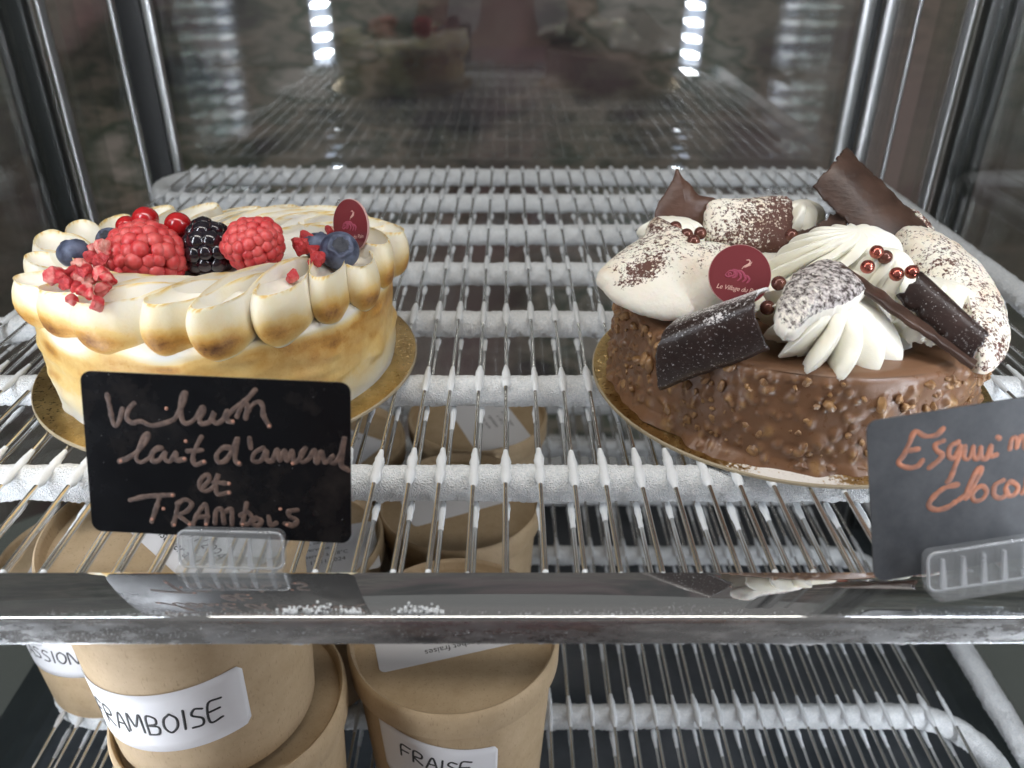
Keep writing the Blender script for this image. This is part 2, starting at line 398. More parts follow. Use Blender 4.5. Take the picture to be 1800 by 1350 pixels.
# vertical LED strips of the case: lamps on the front posts
chip = None
for sx, nm in ((-1, 'left'), (1, 'right')):
    t = thing('led_strip', 'vertical strip of cold white lamps on the %s front post of the case' % nm, 'lamp', (sx * .292, .148, 0), group='lamp strips of the case')
    t.rotation_euler = (0, 0, sx * math.radians(22))
    obj('housing', *bbox(-.016, .016, -.012, -.002, -.36, .46, .002), 'wplastic', t, True)
    obj('diffuser', *bbox(-.013, .013, -.0018, -.0002, -.355, .455, .0006), 'led_soft', t, True)
    for k in range(34):
        z = -.35 + k * .0238
        if chip is None:
            chip = obj('light_chip', *box(-.0105, .0105, .0015, .0030, -.0036, .0036), 'led', t, False, loc=(0, 0, z))
        else:
            linkcopy(chip, t, (0, 0, z))
# lamp in the roof of the case
ld = bpy.data.lights.new('roof_lamp', 'AREA'); ld.shape = 'RECTANGLE'; ld.size = .55; ld.size_y = .05; ld.energy = TOP_WATTS; ld.color = (1, .95, .88)
lo = bpy.data.objects.new('roof_lamp', ld); C.objects.link(lo); lo.location = (0, .22, .52); lo.rotation_euler = (math.radians(18), 0, 0)

# ================================================================== coil shelves
BAR0, PITCHB = .2827, .0777
BARS = [BAR0 + PITCHB * k for k in range(-1, 7)]          # front (hidden by the rail) to rear
ZC, RC = -.0085, .0076
def coil_path():
    pts = []; XE, r = .300, PITCHB / 2; xs = XE - r; SP = .3245
    def line(a, b):
        n = max(2, int((Vector(b) - Vector(a)).length / .0013))
        for k in range(n): pts.append(Vector(a).lerp(Vector(b), k / n))
    def arc(cx, cyy, r, a0, a1):
        n = int(abs(a1 - a0) * r / .0013)
        for k in range(n):
            a = a0 + (a1 - a0) * k / n; pts.append(Vector((cx + r * math.cos(a), cyy + r * math.sin(a))))
    y1 = BARS[7]
    line((SP, .20), (SP, y1 - .03)); arc(SP - .03, y1 - .03, .03, 0, PI / 2)
    x = SP - .03; left = True
    for k in range(7, -1, -1):
        xe = -xs if left else xs
        line((x, BARS[k]), (xe, BARS[k]))
        if k: arc(xe, BARS[k] - r, r, PI / 2, PI * 1.5) if left else arc(xe, BARS[k] - r, r, PI / 2, -PI / 2)
        x = xe; left = not left
    return pts
def coil_mesh():
    P = coil_path(); n = 30; V = []; F = []; rnd = random.Random(3); m = len(P)
    for i, p in enumerate(P):
        t = P[min(i + 1, m - 1)] - P[max(i - 1, 0)]; t.normalize(); s = Vector((t.y, -t.x))
        for j in range(n):
            a = 2 * PI * j / n; c, sn = math.cos(a), math.sin(a)
            q = Vector((p.x + s.x * RC * c, p.y + s.y * RC * c, ZC + RC * sn))
            fr = max(0, -(s.y * c)) if abs(t.x) > .7 else .3       # towards the room: coarser crystals
            k = nz(q, 55) * .0006 + nz(q, 260, 5) * .00035 + rnd.uniform(-1, 1) * (.00012 + .00034 * (1 if sn < .35 else .35))
            if sn < -.4: k += max(0, nz(q, 120, 9)) * .0012
            d = RC + k
            V.append((p.x + s.x * d * c, p.y + s.y * d * c, ZC + d * sn))
    for i in range(m - 1):
        for j in range(n):
            F.append((i * n + j, (i + 1) * n + j, (i + 1) * n + (j + 1) % n, i * n + (j + 1) % n))
    F.append(tuple(range(n))); F.append(tuple((m - 1) * n + j for j in range(n - 1, -1, -1)))
    return V, F
def wire_mesh(seed, top):
    rnd = random.Random(seed); ys = set(); Y0, Y1 = .2135, .7560
    prof = []                                                # (y, r, frost)
    lumps = []
    for b in BARS:
        if top: lumps.append((b - .0105 + rnd.uniform(-.002, .0015), b + .0125 + rnd.uniform(-.004, .003), rnd.uniform(.0015, .0023)))
        else: lumps.append((b - .0165 + rnd.uniform(-.006, .003), b - .003, rnd.uniform(.0013, .0021)))
    def rad(y):
        r = .00105; fz = 0
        for a, b, R in lumps:
            if a < y < b:
                u = (y - a) / (b - a)
                if top: s = min(1, u / .10) ** .6 * min(1, (1 - u) / .34) ** .8 * (1 - .26 * math.exp(-((u - .46) / .13) ** 2))
                else: s = min(1, u / .62) ** 1.5 * min(1, (1 - u) / .18) ** .6
                rr = .00105 + (R - .00105) * s
                if rr > r: r = rr; fz = 1 if s > .04 else 0
        return r, fz
    y = Y0
    while y < Y1:
        prof.append(y); near = any(a - .002 < y < b + .002 for a, b, R in lumps); y += .0014 if near else .006
    V = []; F = []; mi = []; n = 10
    for i, y in enumerate(prof):
        r, fz = rad(y)
        for j in range(n):
            a = 2 * PI * j / n; k = r * (1 + (rnd.uniform(-.13, .13) if fz else 0)); V.append((k * math.cos(a), y, k * math.sin(a) * (1 if not fz else .9)))
    for i in range(len(prof) - 1):
        fz = max(rad(prof[i])[1], rad(prof[i + 1])[1])
        for j in range(n):
            F.append((i * n + j, i * n + (j + 1) % n, (i + 1) * n + (j + 1) % n, (i + 1) * n + j)); mi.append(fz)
    F.append(tuple(range(n - 1, -1, -1))); mi.append(0)
    return V, F, mi
coilvf = coil_mesh(); proto_wires = {}
coil0 = None
for z0, lab in ((0, 'upper frost-covered coil shelf of pipes and wires carrying both cakes'), (-.245, 'lower frost-covered coil shelf under the cardboard tubs')):
    t = thing('coil_shelf', lab, 'shelf', (0, 0, z0), group='frosted coil shelves')
    if coil0 is None: coil0 = obj('coil_pipe', *coilvf, 'frost', t)
    else: linkcopy(coil0, t)
    for k in range(-21, 22):
        for top in (True, False):
            key = (top, random.randrange(8)); loc = (k * .01356 + random.uniform(-.0007, .0007), 0, -.00115 if top else -.0172)
            if key not in proto_wires:
                V, F, mi = wire_mesh(hash(key) % 1000 + (1 if top else 50) + key[1] * 7, top)
                proto_wires[key] = obj('wire', V, F, None, t, mats=['steel', 'rime'], mi=mi, loc=loc)
            else: linkcopy(proto_wires[key], t, loc)

# ------------------------------------------------------------------ polished front rail
def rail():
    prof = [(.2182, -.0012), (.2182, .0003), (.1962, .0024)]
    for k in range(1, 8):
        a = math.radians(95) * k / 7; prof.append((.1962 - .0020 * math.sin(a), .0024 - .0020 * (1 - math.cos(a))))
    prof += [(.1940, -.0080)]
    for k in range(1, 5):
        a = PI / 2 * k / 4; prof.append((.1940 + .0012 * (1 - math.cos(a)), -.0080 - .0012 * math.sin(a)))
    prof += [(.1975, -.0092), (.1975, -.0082), (.1958, -.0078), (.1958, .0006)]
    n = len(prof); V = [(x, y, z) for x in (-.40, .40) for y, z in prof]
    F = [(i, (i + 1) % n, n + (i + 1) % n, n + i) for i in range(n)] + [tuple(range(n - 1, -1, -1)), tuple(range(n, 2 * n))]
    return V, F
rl = thing('front_rail', 'polished steel rail along the front edge of the upper shelf', 'rail', (0, 0, 0))
_v, _f = rail(); sharp(obj('profile', _v, _f, None, rl, mats=['rail', 'rail_lip'], mi=[1 if 6 <= i <= 16 else 0 for i in range(len(_f))]), 30)
def rail_frost():
    rnd = random.Random(5); parts = []
    top = lambda y: .0024 - (y - .1962) * .0955
    for i in range(16000):
        x = rnd.uniform(-.27, .27)
        if i % 2:
            dens = .10 + 1.1 * max(0, nz((x, 0, 0), 13)) + .35 * nz((x, 3, 0), 60)
            if rnd.random() > dens: continue
            y = .1958 + abs(rnd.gauss(0, .0011 + .0022 * max(0, nz((x, 5, 0), 26)))); p = (x, y, top(y))
        else:
            dens = .22 + 1.0 * nz((x, 7, 0), 11)
            if rnd.random() > dens: continue
            zz = -.0045 + rnd.gauss(0, .0010 + .0016 * max(0, nz((x, 9, 0), 9) + .2)) + .003 * nz((x, 8, 0), 8); zz = max(-.0078, min(-.0002, zz)); p = (x, .1941, zz)
        parts.append(ball(p, rnd.uniform(.00004, .00012) if rnd.random() < .93 else rnd.uniform(.00014, .00024), 1))
    for x, r in ((-.062, .0022), (-.0315, .0020), (-.070, .0013), (-.024, .0012), (-.05, .0012)):
        for q in range(60): parts.append(ball((x + rnd.gauss(0, r * 1.3), .1968 + abs(rnd.gauss(0, r * .7)), .0024 + abs(rnd.gauss(0, r * .35))), rnd.uniform(.0002, .0006), 1))
    return join(*parts)
o = obj('frost_crystals', *rail_frost(), 'rime', rl); o['kind'] = 'stuff'

# ================================================================== boards
def board(loc, R, mat, label):
    n = 96; prof = [(0, 0), (R - .0006, 0), (R, .0004), (R, .0015), (R - .0006, .002), (0, .002)]
    v, f = revolve(prof, n); mi = [1 if n * 1 <= i < n * 4 else 0 for i in range(len(f))]
    o = obj('cake_board', v, f, None, None, mats=[mat, 'board_edge'], mi=mi, loc=loc); sharp(o, 30)
    return tag(o, label, 'cake board', 'round gold cake boards')
LC = Vector((-.1405, .3775, .0)); RCk = Vector((.138, .3615, .0))
board((LC.x, LC.y, .0), .0935, 'gold', 'round gold card board under the toasted meringue cake')
board((RCk.x, RCk.y, .0), .0952, 'gold_sugar', 'round gold card board dusted with sugar under the chocolate cake')

# ================================================================== left cake
cake = thing('meringue_cake', 'round toasted meringue cake topped with piped petals and berries', 'cake', (LC.x, LC.y, .002))
def body_mesh():
    nu, nv = 46, 260; V = []; T = []
    for i in range(nu):
        h = i / (nu - 1); z = h * .046
        for j in range(nv):
            a = 2 * PI * j / nv; R = .0815 + .0012 * math.sin(h * PI) - .004 * max(0, (h - .93) / .07) ** 2
            p = Vector((math.cos(a) * .08, math.sin(a) * .08, z * 2.4))
            R += nz(p, 26) * .0013 + nz(p, 80, 3) * .0005 + max(0, nz(p, 60, 11) - .25) * .003
            V.append((R * math.cos(a), R * math.sin(a), z - .008 * h * max(0, math.sin(a))))
            q = Vector((math.cos(a) * .08, math.sin(a) * .08, z * 2.2))
            side = .5 + .5 * math.sin(a + 2.1 + PI)             # torch came mostly from the right front
            t = .20 + .34 * h + .13 * nz(q, 18, 2) + .10 * nz(q, 60, 4) + .14 * (math.cos(a + .6) * .5 + .0)
            t *= min(1, h * 2.2 + .15)
            wh = max(0, (z - .0385 + .006 * nz(q, 40, 8)) / .006); t *= max(0, 1 - wh)
            spot = max(0, nz(q, 55, 17) - .38) * .7 * (h > .35) * (wh < .3)
            T.append(max(0, min(1, t + spot)))
    F = [(i * nv + j, i * nv + (j + 1) % nv, (i + 1) * nv + (j + 1) % nv, (i + 1) * nv + j) for i in range(nu - 1) for j in range(nv)]
    return V, F, T
V, F, T = body_mesh(); obj('body', V, F, 'meringue', cake, attrs={'toast': T})
v, f = revolve([(.0805, .0445), (.07, .049), (.055, .052), (.03, .0535), (.012, .054), (.0001, .054)], 80)
v = [(x, y, z + nz((x, y, 0), 40) * .002 - .0085 * max(0, y / .08)) for x, y, z in v]; obj('top', v, f, 'meringue', cake, attrs={'toast': [.0] * len(v)})
def petal_mesh(seed):
    rnd = random.Random(seed); nh = 30; W = .0116 * rnd.uniform(.94, 1.06); xo, xi = .0125, -.043; xc = xo - W
    zr0 = .0640 + rnd.uniform(-.001, .0012); zb = .0395; V = []; T = []; tl = rnd.uniform(.75, 1.12); skew = rnd.uniform(.72, .88)
    pl = []                                             # plan: round outer end, sides drawn in to a blunt inner tip
    for k in range(nh): a = -PI / 2 + PI * k / nh; pl.append((xc + W * math.cos(a), W * math.sin(a), max(0, math.cos(a)), 0.))
    ni = 34
    for k in range(ni):
        q = k / ni; u = math.sin(PI * q) ; sgn = 1 if q < .5 else -1
        w2 = W * (abs(math.cos(PI * q)) ** .75) * (1 - .30 * u); pl.append((xc + (xi - xc) * u, sgn * w2, 0., u))
    n = len(pl); zr = lambda u: zr0 + .0030 * math.sin(PI * min(1, u * 1.15)) - .0090 * u ** 2
    shear = lambda x: skew * (xc - x) if x > xc else skew * (xc - x) + 6. * (xc - x) ** 2
    lev = [0, .05, .11, .18, .26, .35, .45, .55, .65, .75, .84, .91, .96, 1.0]
    for t in lev:
        zz = (t - .55) / (.62 if t < .55 else .78); b = math.sqrt(max(.05, 1 - zz * zz)) * 1.09
        rim = []
        for x, y, o, u in pl:
            bb = b if u == 0 else b + (1.0 - b) * min(1, u * 2.2)
            X = xc + (x - xc) * (bb if x > xc else 1); Y = y * bb
            if t == 1.0: X = xc + (X - xc) * 1.02
            z = zb + (zr(u) - zb) * t; p = Vector((X, Y + shear(X), z)); p += Vector((nz(p, 70, seed), nz(p, 70, seed + 3), nz(p, 90, seed + 5))) * .0014
            rim.append((X, Y, u)); V.append(p); g = math.exp(-((t - .30) / .25) ** 2); oo = o ** 1.1
            tt = oo * (g * .68 * tl + .27 * min(1, t * 3) * (1 - t * .6)) + .05 * nz(p, 150, seed) * oo
            if u > 0: tt = .10 * max(0, 1 - u * 3) * (t > .5)
            if t < .06: tt *= .15
            if t > .99: tt = max(tt, .10 + .40 * rnd.random() ** 2)
            T.append(max(0, tt))
    m = len(lev); cx = -.008
    for sc, dz in ((.985, .0002), (.95, -.0014), (.86, -.0032), (.70, -.0048), (.48, -.0058), (.25, -.0062)):
        for x, y, u in rim:
            X = cx + (x - cx) * sc; V.append(Vector((X, y * sc + shear(X), zr(u) + dz))); T.append((.12 + .38 * rnd.random() ** 2 if sc > .97 else .05) if sc > .94 else .02)
    m += 6
    F = [(i * n + k, i * n + (k + 1) % n, (i + 1) * n + (k + 1) % n, (i + 1) * n + k) for i in range(m - 1) for k in range(n)]
    V.append(Vector((cx, shear(cx), zr(.2) - .0063))); T.append(0); c0 = len(V) - 1
    F += [((m - 1) * n + k, (m - 1) * n + (k + 1) % n, c0) for k in range(n)]
    return V, F, T
NP = 21; protos = []
for k in range(NP):
    a = -PI / 2 + 2 * PI * (k + .18) / NP + random.uniform(-.02, .02); rp = .0732 + random.uniform(-.0015, .0015)
    loc = (.003 + rp * math.cos(a), rp * math.sin(a), random.uniform(-.001, .001) - .0105 * max(0, math.sin(a))); rot = (random.uniform(-.05, .05), random.uniform(-.04, .04), a + random.uniform(-.06, .06))
    if k < 7:
        V, F, T = petal_mesh(k); o = obj('petal', V, F, 'meringue', cake, attrs={'toast': T}, loc=loc, rot=rot); sharp(o, 62); protos.append(o)
    else: linkcopy(protos[k % 7], cake, loc, rot)

# ------------------------------------------------------------------ berries on the meringue cake
def aggregate(axes, n_rows, dr, seed, shape, sub=2):     # drupelets packed in rings over an egg-shaped core
    rnd = random.Random(seed); parts = []; ax, ay, az = axes
    core, cf = ico(3); parts.append(([Vector((p.x * shape(p.z) * ax * .93, p.y * shape(p.z) * ay * .93, p.z * az * .93)) for p in core], list(cf)))
    for r in range(n_rows):
        th = PI * (r + .5) / n_rows; z = math.cos(th); s = math.sin(th) * shape(z)
        m = max(1, int(round(2 * PI * s * (ax + ay) / 2 / (dr * 1.46)))); ph = rnd.random() * 6
        for k in range(m):
            a = 2 * PI * (k + .5 * (r % 2)) / m + ph * 0 + rnd.uniform(-.06, .06)
            c = Vector((s * math.cos(a) * ax, s * math.sin(a) * ay, z * az)); nn = Vector((c.x / ax ** 2, c.y / ay ** 2, c.z / az ** 2)).normalized()
            parts.append(ball(c * rnd.uniform(.94, 1.0) + Vector((rnd.uniform(-1, 1), rnd.uniform(-1, 1), rnd.uniform(-1, 1))) * dr * .10, dr * rnd.uniform(.84, 1.12), sub, nn, .74))
    return join(*parts)
def hairs(axes, n, seed):
    rnd = random.Random(seed); parts = []
    for k in range(n):
        d = Vector((rnd.gauss(0, 1), rnd.gauss(0, 1), rnd.gauss(0, 1))).normalized(); p = Vector((d.x * axes[0], d.y * axes[1], d.z * axes[2])) * 1.05
        q = p + (d + Vector((rnd.uniform(-.6, .6), rnd.uniform(-.6, .6), rnd.uniform(-.3, .6)))) * .0022
        s = d.orthogonal().normalized() * .00005; t = d.cross(s)
        parts.append(([p + s, p - s * .5 + t, p - s * .5 - t, q], [(0, 1, 3), (1, 2, 3), (2, 0, 3)]))
    return join(*parts)
def berry(name, px, py, Y, axes, rows, dr, seed, shape, rot, mat, label, group=None, nh=60):
    p = at(px, py, Y); o = obj(name, *aggregate(axes, rows, dr, seed, shape), mat, loc=p, rot=rot)
    tag(o, label, 'berry', group)
    if nh: obj('hair', *hairs(axes, nh, seed), 'rasp_hair', o)
    return o
berry('raspberry', 256, 449, .350, (.0166, .0160, .0136), 9, .0037, 1, lambda z: (1 - z * z) ** 0 * (1 - .10 * z), (math.radians(-28), math.radians(8), .4), 'rasp', 'large plump raspberry in front of the redcurrants', 'raspberries', 70)
berry('raspberry', 449, 438, .356, (.0120, .0116, .0128), 10, .0031, 2, lambda z: 1 + .30 * z, (math.radians(-6), math.radians(-14), .3), 'rasp', 'smaller pointed raspberry right of the blackberry', 'raspberries', 70)
berry('blackberry', 364, 436, .360, (.0104, .0104, .0114), 6, .0042, 3, lambda z: 1 - .06 * z, (math.radians(-20), .25, .8), 'black', 'glossy blackberry between the two raspberries', None, 26)
def currant(px, py, Y, r, label, cal=None):
    o = obj('redcurrant', *ball((0, 0, 0), r, 4), 'currant', loc=at(px, py, Y)); tag(o, label, 'berry', 'redcurrants')
    if cal:
        d = Vector(cal).normalized(); rnd = random.Random(4); parts = []
        for k in range(9):
            s = Vector((rnd.gauss(0, 1), rnd.gauss(0, 1), rnd.gauss(0, 1))) * .0006; parts.append(ribbon([d * r * .98 + s * .4, d * (r + .0011) + s, d * (r + .002) + s * 2.2], .00022, .00022, d.orthogonal().normalized(), 5))
        obj('calyx', *join(*parts), 'calyx', o)
currant(224, 399, .372, .0052, 'leftmost redcurrant behind the large raspberry')
currant(256, 386, .371, .0060, 'middle redcurrant, highest on top of the meringue cake')
currant(313, 396, .365, .0060, 'redcurrant with a dry tip beside the blackberry', (.75, -.6, -.25))
def blueberry(px, py, Y, r, rot, label):
    v, f = ico(5); V = []; B = []
    for p in v:
        q = p * r; q.z *= .86; th = math.acos(max(-1, min(1, p.z)))
        a = math.atan2(p.y, p.x); cr = .52 + .07 * math.cos(5 * a)
        if th < cr: q.z -= r * .20 * (1 - (th / cr) ** 3)
        elif th < cr + .22: q *= 1 + .07 * math.sin(PI * (th - cr) / .22)
        q += p * nz(q, 140, px) * .0003; V.append(q)
    mi = [1 if (V[x[0]] - V[x[1]]).length >= 0 and math.acos(max(-1, min(1, v[x[0]].z))) < .42 else 0 for x in f]
    o = obj('blueberry', V, f, None, mats=['blue', 'blue_dark'], mi=mi, loc=at(px, py, Y), rot=rot); return tag(o, label, 'berry', 'blueberries')
blueberry(131, 446, .350, .0074, (-.5, -.15, 0), 'dark blueberry at the far left beside the strawberry pieces')
blueberry(193, 423, .374, .0064, (.6, 0, 0), 'blueberry half hidden behind the large raspberry')
blueberry(557, 431, .366, .0070, (-.15, -.25, 0), 'blueberry at the right, left of its neighbour by the plaque')
blueberry(597, 441, .352, .0088, (.72, .38, 0), 'large blueberry with open crown in front of the dark red plaque')
def crumb(px, py, Y, r, mat, label, seed, sub=2):
    rnd = random.Random(seed); v, f = ico(sub); ax = [rnd.uniform(.7, 1.25) for _ in range(3)]
    pl = [(Vector((rnd.gauss(0, 1), rnd.gauss(0, 1), rnd.gauss(0, 1))).normalized(), rnd.uniform(.45, .8)) for _ in range(8)]; V = []
    for p in v:
        q = p.copy()
        for n_, d in pl:
            e = q.dot(n_) - d
            if e > 0: q -= n_ * e
        q = Vector((q.x * ax[0], q.y * ax[1], q.z * ax[2])) * r; V.append(q + p * nz(q, 420, seed) * r * .28)
    o = obj('strawberry_piece', V, f, mat, smooth=False, loc=at(px, py, Y), rot=(rnd.random() * 6, rnd.random() * 6, 0)); return tag(o, label, 'fruit piece', 'freeze-dried strawberry pieces')
CR = [(96, 487, .335, .0050, 0), (122, 478, .340, .0046, 1), (143, 468, .345, .0048, 0), (160, 455, .35, .0040, 1), (165, 440, .356, .0046, 0), (180, 437, .352, .0046, 0),
      (176, 462, .343, .0052, 1), (150, 490, .335, .0060, 0), (133, 500, .33, .0050, 1), (175, 484, .335, .0052, 0), (190, 492, .332, .0042, 0), (128, 528, .318, .0042, 0), (170, 532, .314, .0052, 0),
      (155, 513, .322, .0046, 0), (146, 478, .334, .0045, 1), (182, 508, .328, .0044, 0), (116, 497, .33, .0040, 1), (207, 437, .356, .0042, 0)]
CL = ['leftmost pale strawberry piece on the outer meringue petal', 'dark strawberry piece next to the leftmost pale one', 'red strawberry piece just below the far left blueberry', 'dark strawberry piece between blueberry and large raspberry', 'pale strawberry piece highest in the heap', 'red strawberry piece touching the large raspberry at the top of the heap',
      'dark seeded strawberry piece in the middle of the heap', 'big red strawberry piece in the lower middle of the heap', 'dark strawberry piece at the lower left of the heap', 'pale strawberry piece against the side of the large raspberry', 'red strawberry piece under the left end of the large raspberry', 'strawberry piece lying lowest left in front of the heap', 'large pink strawberry piece lying lowest, nearest the viewer',
      'strawberry piece just above the two lowest ones', 'dark strawberry piece wedged in the left middle of the heap', 'strawberry piece at the lower right of the heap', 'small dark strawberry piece at the left edge of the heap', 'strawberry piece on top of the large raspberry by the hidden blueberry']
for k, (px, py, Y, r, dk) in enumerate(CR):
    crumb(px, py, Y - .019, r * .82, 'straw_dark' if dk else 'straw', CL[k], 20 + k, 3)
for k, (px, py, Y, r, lab) in enumerate([(526, 432, .362, .0058, 'dark dried raspberry crumb right of the pointed raspberry'), (538, 420, .366, .0040, 'small dark crumb between the pointed raspberry and the blueberries'),
        (552, 440, .350, .0030, 'thin red crumb lying across the right-hand blueberries'), (558, 459, .342, .0048, 'orange red crumb below the right-hand blueberries'),
        (513, 484, .330, .0032, 'single small red crumb on the meringue below the pointed raspberry'), (582, 406, .385, .0036, 'red crumb behind the blueberries by the plaque edge')]):
    crumb(px, py, Y, r, 'straw' if k in (4,) else 'straw_dark', lab, 60 + k, 3)

# ------------------------------------------------------------------ round plaques with emblem
def text_mesh(body, size, italic=.25, spacing=1.0):
    cu = bpy.data.curves.new('t', 'FONT'); cu.body = body; cu.size = size; cu.shear = italic; cu.space_character = spacing; cu.align_x = 'CENTER'; cu.resolution_u = 3
    ob = bpy.data.objects.new('t', cu); C.objects.link(ob); dg = bpy.context.evaluated_depsgraph_get()
    me = bpy.data.meshes.new_from_object(ob.evaluated_get(dg)); V = [Vector(q.co) for q in me.vertices]; F = [tuple(p.vertices) for p in me.polygons]
    bpy.data.objects.remove(ob); bpy.data.curves.remove(cu); bpy.data.meshes.remove(me); return V, F
def plaque(center, R, M3, label):
    root = thing('plaque', label, 'plaque', center, group='burgundy chocolate plaques'); root.rotation_euler = M3.to_euler()
    v, f = revolve([(0, -.0006), (R - .0002, -.0006), (R, -.0004), (R, .0004), (R - .0002, .0006), (0, .0006)], 72)
    mi = [1 if 72 <= i < 72 * 4 else 0 for i in range(len(f))]; sharp(obj('disc', v, f, None, root, mats=['burg', 'plaque_edge'], mi=mi), 30)
    nn = Vector((0, 0, 1)); z = .00062; s = R / .0139
    def st(pts, wd, mat, parts): parts.append(ribbon(spline([Vector((x * s, y * s, z)) for x, y in pts], .0003), wd * s, .00012, nn, 6, lambda u: .35 + .9 * math.sin(PI * (.12 + .8 * u))))
    q = []
    def K(pts): return [((x - 900) / 900 * .0196 - .0005, -(y - 700) / 900 * .0196 - .0006) for x, y in pts]
    st(K([(750, 680), (735, 650), (700, 655), (690, 690), (720, 715), (790, 700), (810, 650), (770, 610), (700, 615), (640, 680)]), .00028, 0, q)
    st(K([(640, 680), (640, 720), (680, 740), (740, 735)]), .0003, 0, q)
    for pts in ([(740, 600), (820, 620), (860, 670), (840, 720), (780, 745)], [(770, 580), (850, 590), (930, 650), (950, 730), (900, 790)], [(880, 580), (960, 600), (1030, 680), (1050, 740), (1000, 800)], [(1040, 660), (1090, 680), (1130, 740), (1090, 810)]):
        st(K(pts), .00046, 0, q)
    obj('emblem', *join(*q), 'logo_pink', root); q = []
    st(K([(1010, 345), (1060, 335), (1085, 370), (1060, 420), (980, 480), (945, 540)]), .00024, 0, q); st(K([(1120, 365), (1110, 400), (1050, 450), (990, 500)]), .00018, 0, q); st(K([(1110, 435), (1060, 460), (1000, 500)]), .00016, 0, q)
    obj('steam', *join(*q), 'logo_pale', root)
    V, F = text_mesh('Le Village du Pain', .0030 * s, .3, .92)
    V = [Vector((p.x, p.y - .0072 * s, z + .00006)) for p in V]; obj('lettering', V, F, 'logo_pale', root, False)
def face(nrm, upish, roll=0):
    n_ = Vector(nrm).normalized(); u = Vector(upish) - n_ * Vector(upish).dot(n_); u.normalize(); r = u.cross(n_)
    return Matrix((r, u, n_)).transposed() @ Matrix.Rotation(roll, 3, 'Z')
plaque(at(617, 396, .372), .0121, face((-.62, -.75, .22), (0, 0, 1), math.radians(16)), 'burgundy round plaque standing on the meringue cake by the blueberries')
plaque(at(1300, 484, .318), .0127, face((-.10, -.86, .50), (0, 0, 1), math.radians(-6)), 'burgundy round plaque leaning on the cocoa meringue of the chocolate cake')

# ================================================================== right cake
cc = thing('chocolate_cake', 'round milk chocolate cake coated with chopped nuts', 'cake', (RCk.x, RCk.y, .002))
def choc_body():
    nu, nv = 54, 560; rnd = random.Random(11); H = .043; R0 = .0845; V = []; A = []
    bumps = [(rnd.uniform(0, 2 * PI), rnd.uniform(.001, H - .001), rnd.uniform(.0008, .0020) if rnd.random() < .85 else rnd.uniform(.0022, .0038), rnd.uniform(.0005, .0017), rnd.random()) for _ in range(700)]
    D = np.zeros((nu, nv)); N = np.zeros((nu, nv)); aa = np.arange(nv) * 2 * PI / nv; zz = np.arange(nu) / (nu - 1) * H
    for a, z, s, h, c in bumps:
        da = (aa - a + PI) % (2 * PI) - PI; d2 = ((da * R0)[None, :] ** 2 * (1 + .5 * c) + (zz[:, None] - z) ** 2) / s ** 2
        g = np.exp(-d2 ** 1.6); D += g * h; N = np.maximum(N, g * (.25 + .8 * c))
    for i in range(nu):
        h = i / (nu - 1)
        for j in range(nv):
            a = aa[j]; p = Vector((math.cos(a) * .08, math.sin(a) * .08, zz[i]))
            R = R0 + .0012 * (1 - h) + nz(p, 24) * .0012 + nz(p, 90, 4) * .0007 + min(D[i, j], .0034) * (1 if h < .97 else .5)
            if h < .10: R += (.10 - h) / .10 * (.0028 + .004 * nz(p, 55, 3) + .002 * nz(p, 150, 6))
            if h > .94: R -= ((h - .94) / .06) ** 2 * .0018
            V.append((R * math.cos(a), R * math.sin(a), zz[i] + nz(p, 60, 9) * .0008 * (h < .98)))
            A.append(N[i, j] * (1 if h < .95 else 0))
    F = [(i * nv + j, i * nv + (j + 1) % nv, (i + 1) * nv + (j + 1) % nv, (i + 1) * nv + j) for i in range(nu - 1) for j in range(nv)]
    return V, F, A
V, F, A = choc_body(); obj('body', V, F, 'glaze', cc, attrs={'nut': A})
v, f = revolve([(.0836, .0427), (.0822, .0436), (.0795, .0437), (.05, .0428), (.0001, .0426)], 200)
v = [(x * (1 + nz((x * 9, y * 9, 0), 9) * .008), y, z + nz((x, y, 0), 35) * .0007) for x, y, z in v]; obj('top', v, f, 'choctop', cc)
# nut pieces stuck in the glaze
nuts = []
rnd = random.Random(21)
for k in range(10):
    v, f = ico(3); ax = (rnd.uniform(.8, 1.5), rnd.uniform(.6, 1.), rnd.uniform(.6, 1.)); pl = [(Vector((rnd.gauss(0, 1), rnd.gauss(0, 1), rnd.gauss(0, 1))).normalized(), rnd.uniform(.5, .85)) for _ in range(6)]; V = []
    for p in v:
        q = p.copy()
        for n_, d in pl:
            e = q.dot(n_) - d
            if e > 0: q -= n_ * e * .85
        V.append(Vector((q.x * ax[0], q.y * ax[1], q.z * ax[2])) * .0022 + p * nz(p, 2.2, k) * .0004)
    nuts.append((V, f))
first = {}
for k in range(230):
    a = rnd.uniform(-PI * 1.08, PI * .08) if k < 215 else rnd.uniform(0, 2 * PI); z = rnd.uniform(.003, .0415); i = rnd.randrange(10); R = .0853
    loc = (R * math.cos(a), R * math.sin(a), z); rot = (rnd.random() * 6, rnd.random() * 6, rnd.random() * 6); s = rnd.uniform(.45, .9) if rnd.random() < .7 else rnd.uniform(.9, 1.45)
    if i not in first: first[i] = obj('nut_piece', *nuts[i], 'nut', cc, loc=loc, rot=rot); first[i].scale = (s, s, s)
    else: linkcopy(first[i], cc, loc, rot, (s, s, s))
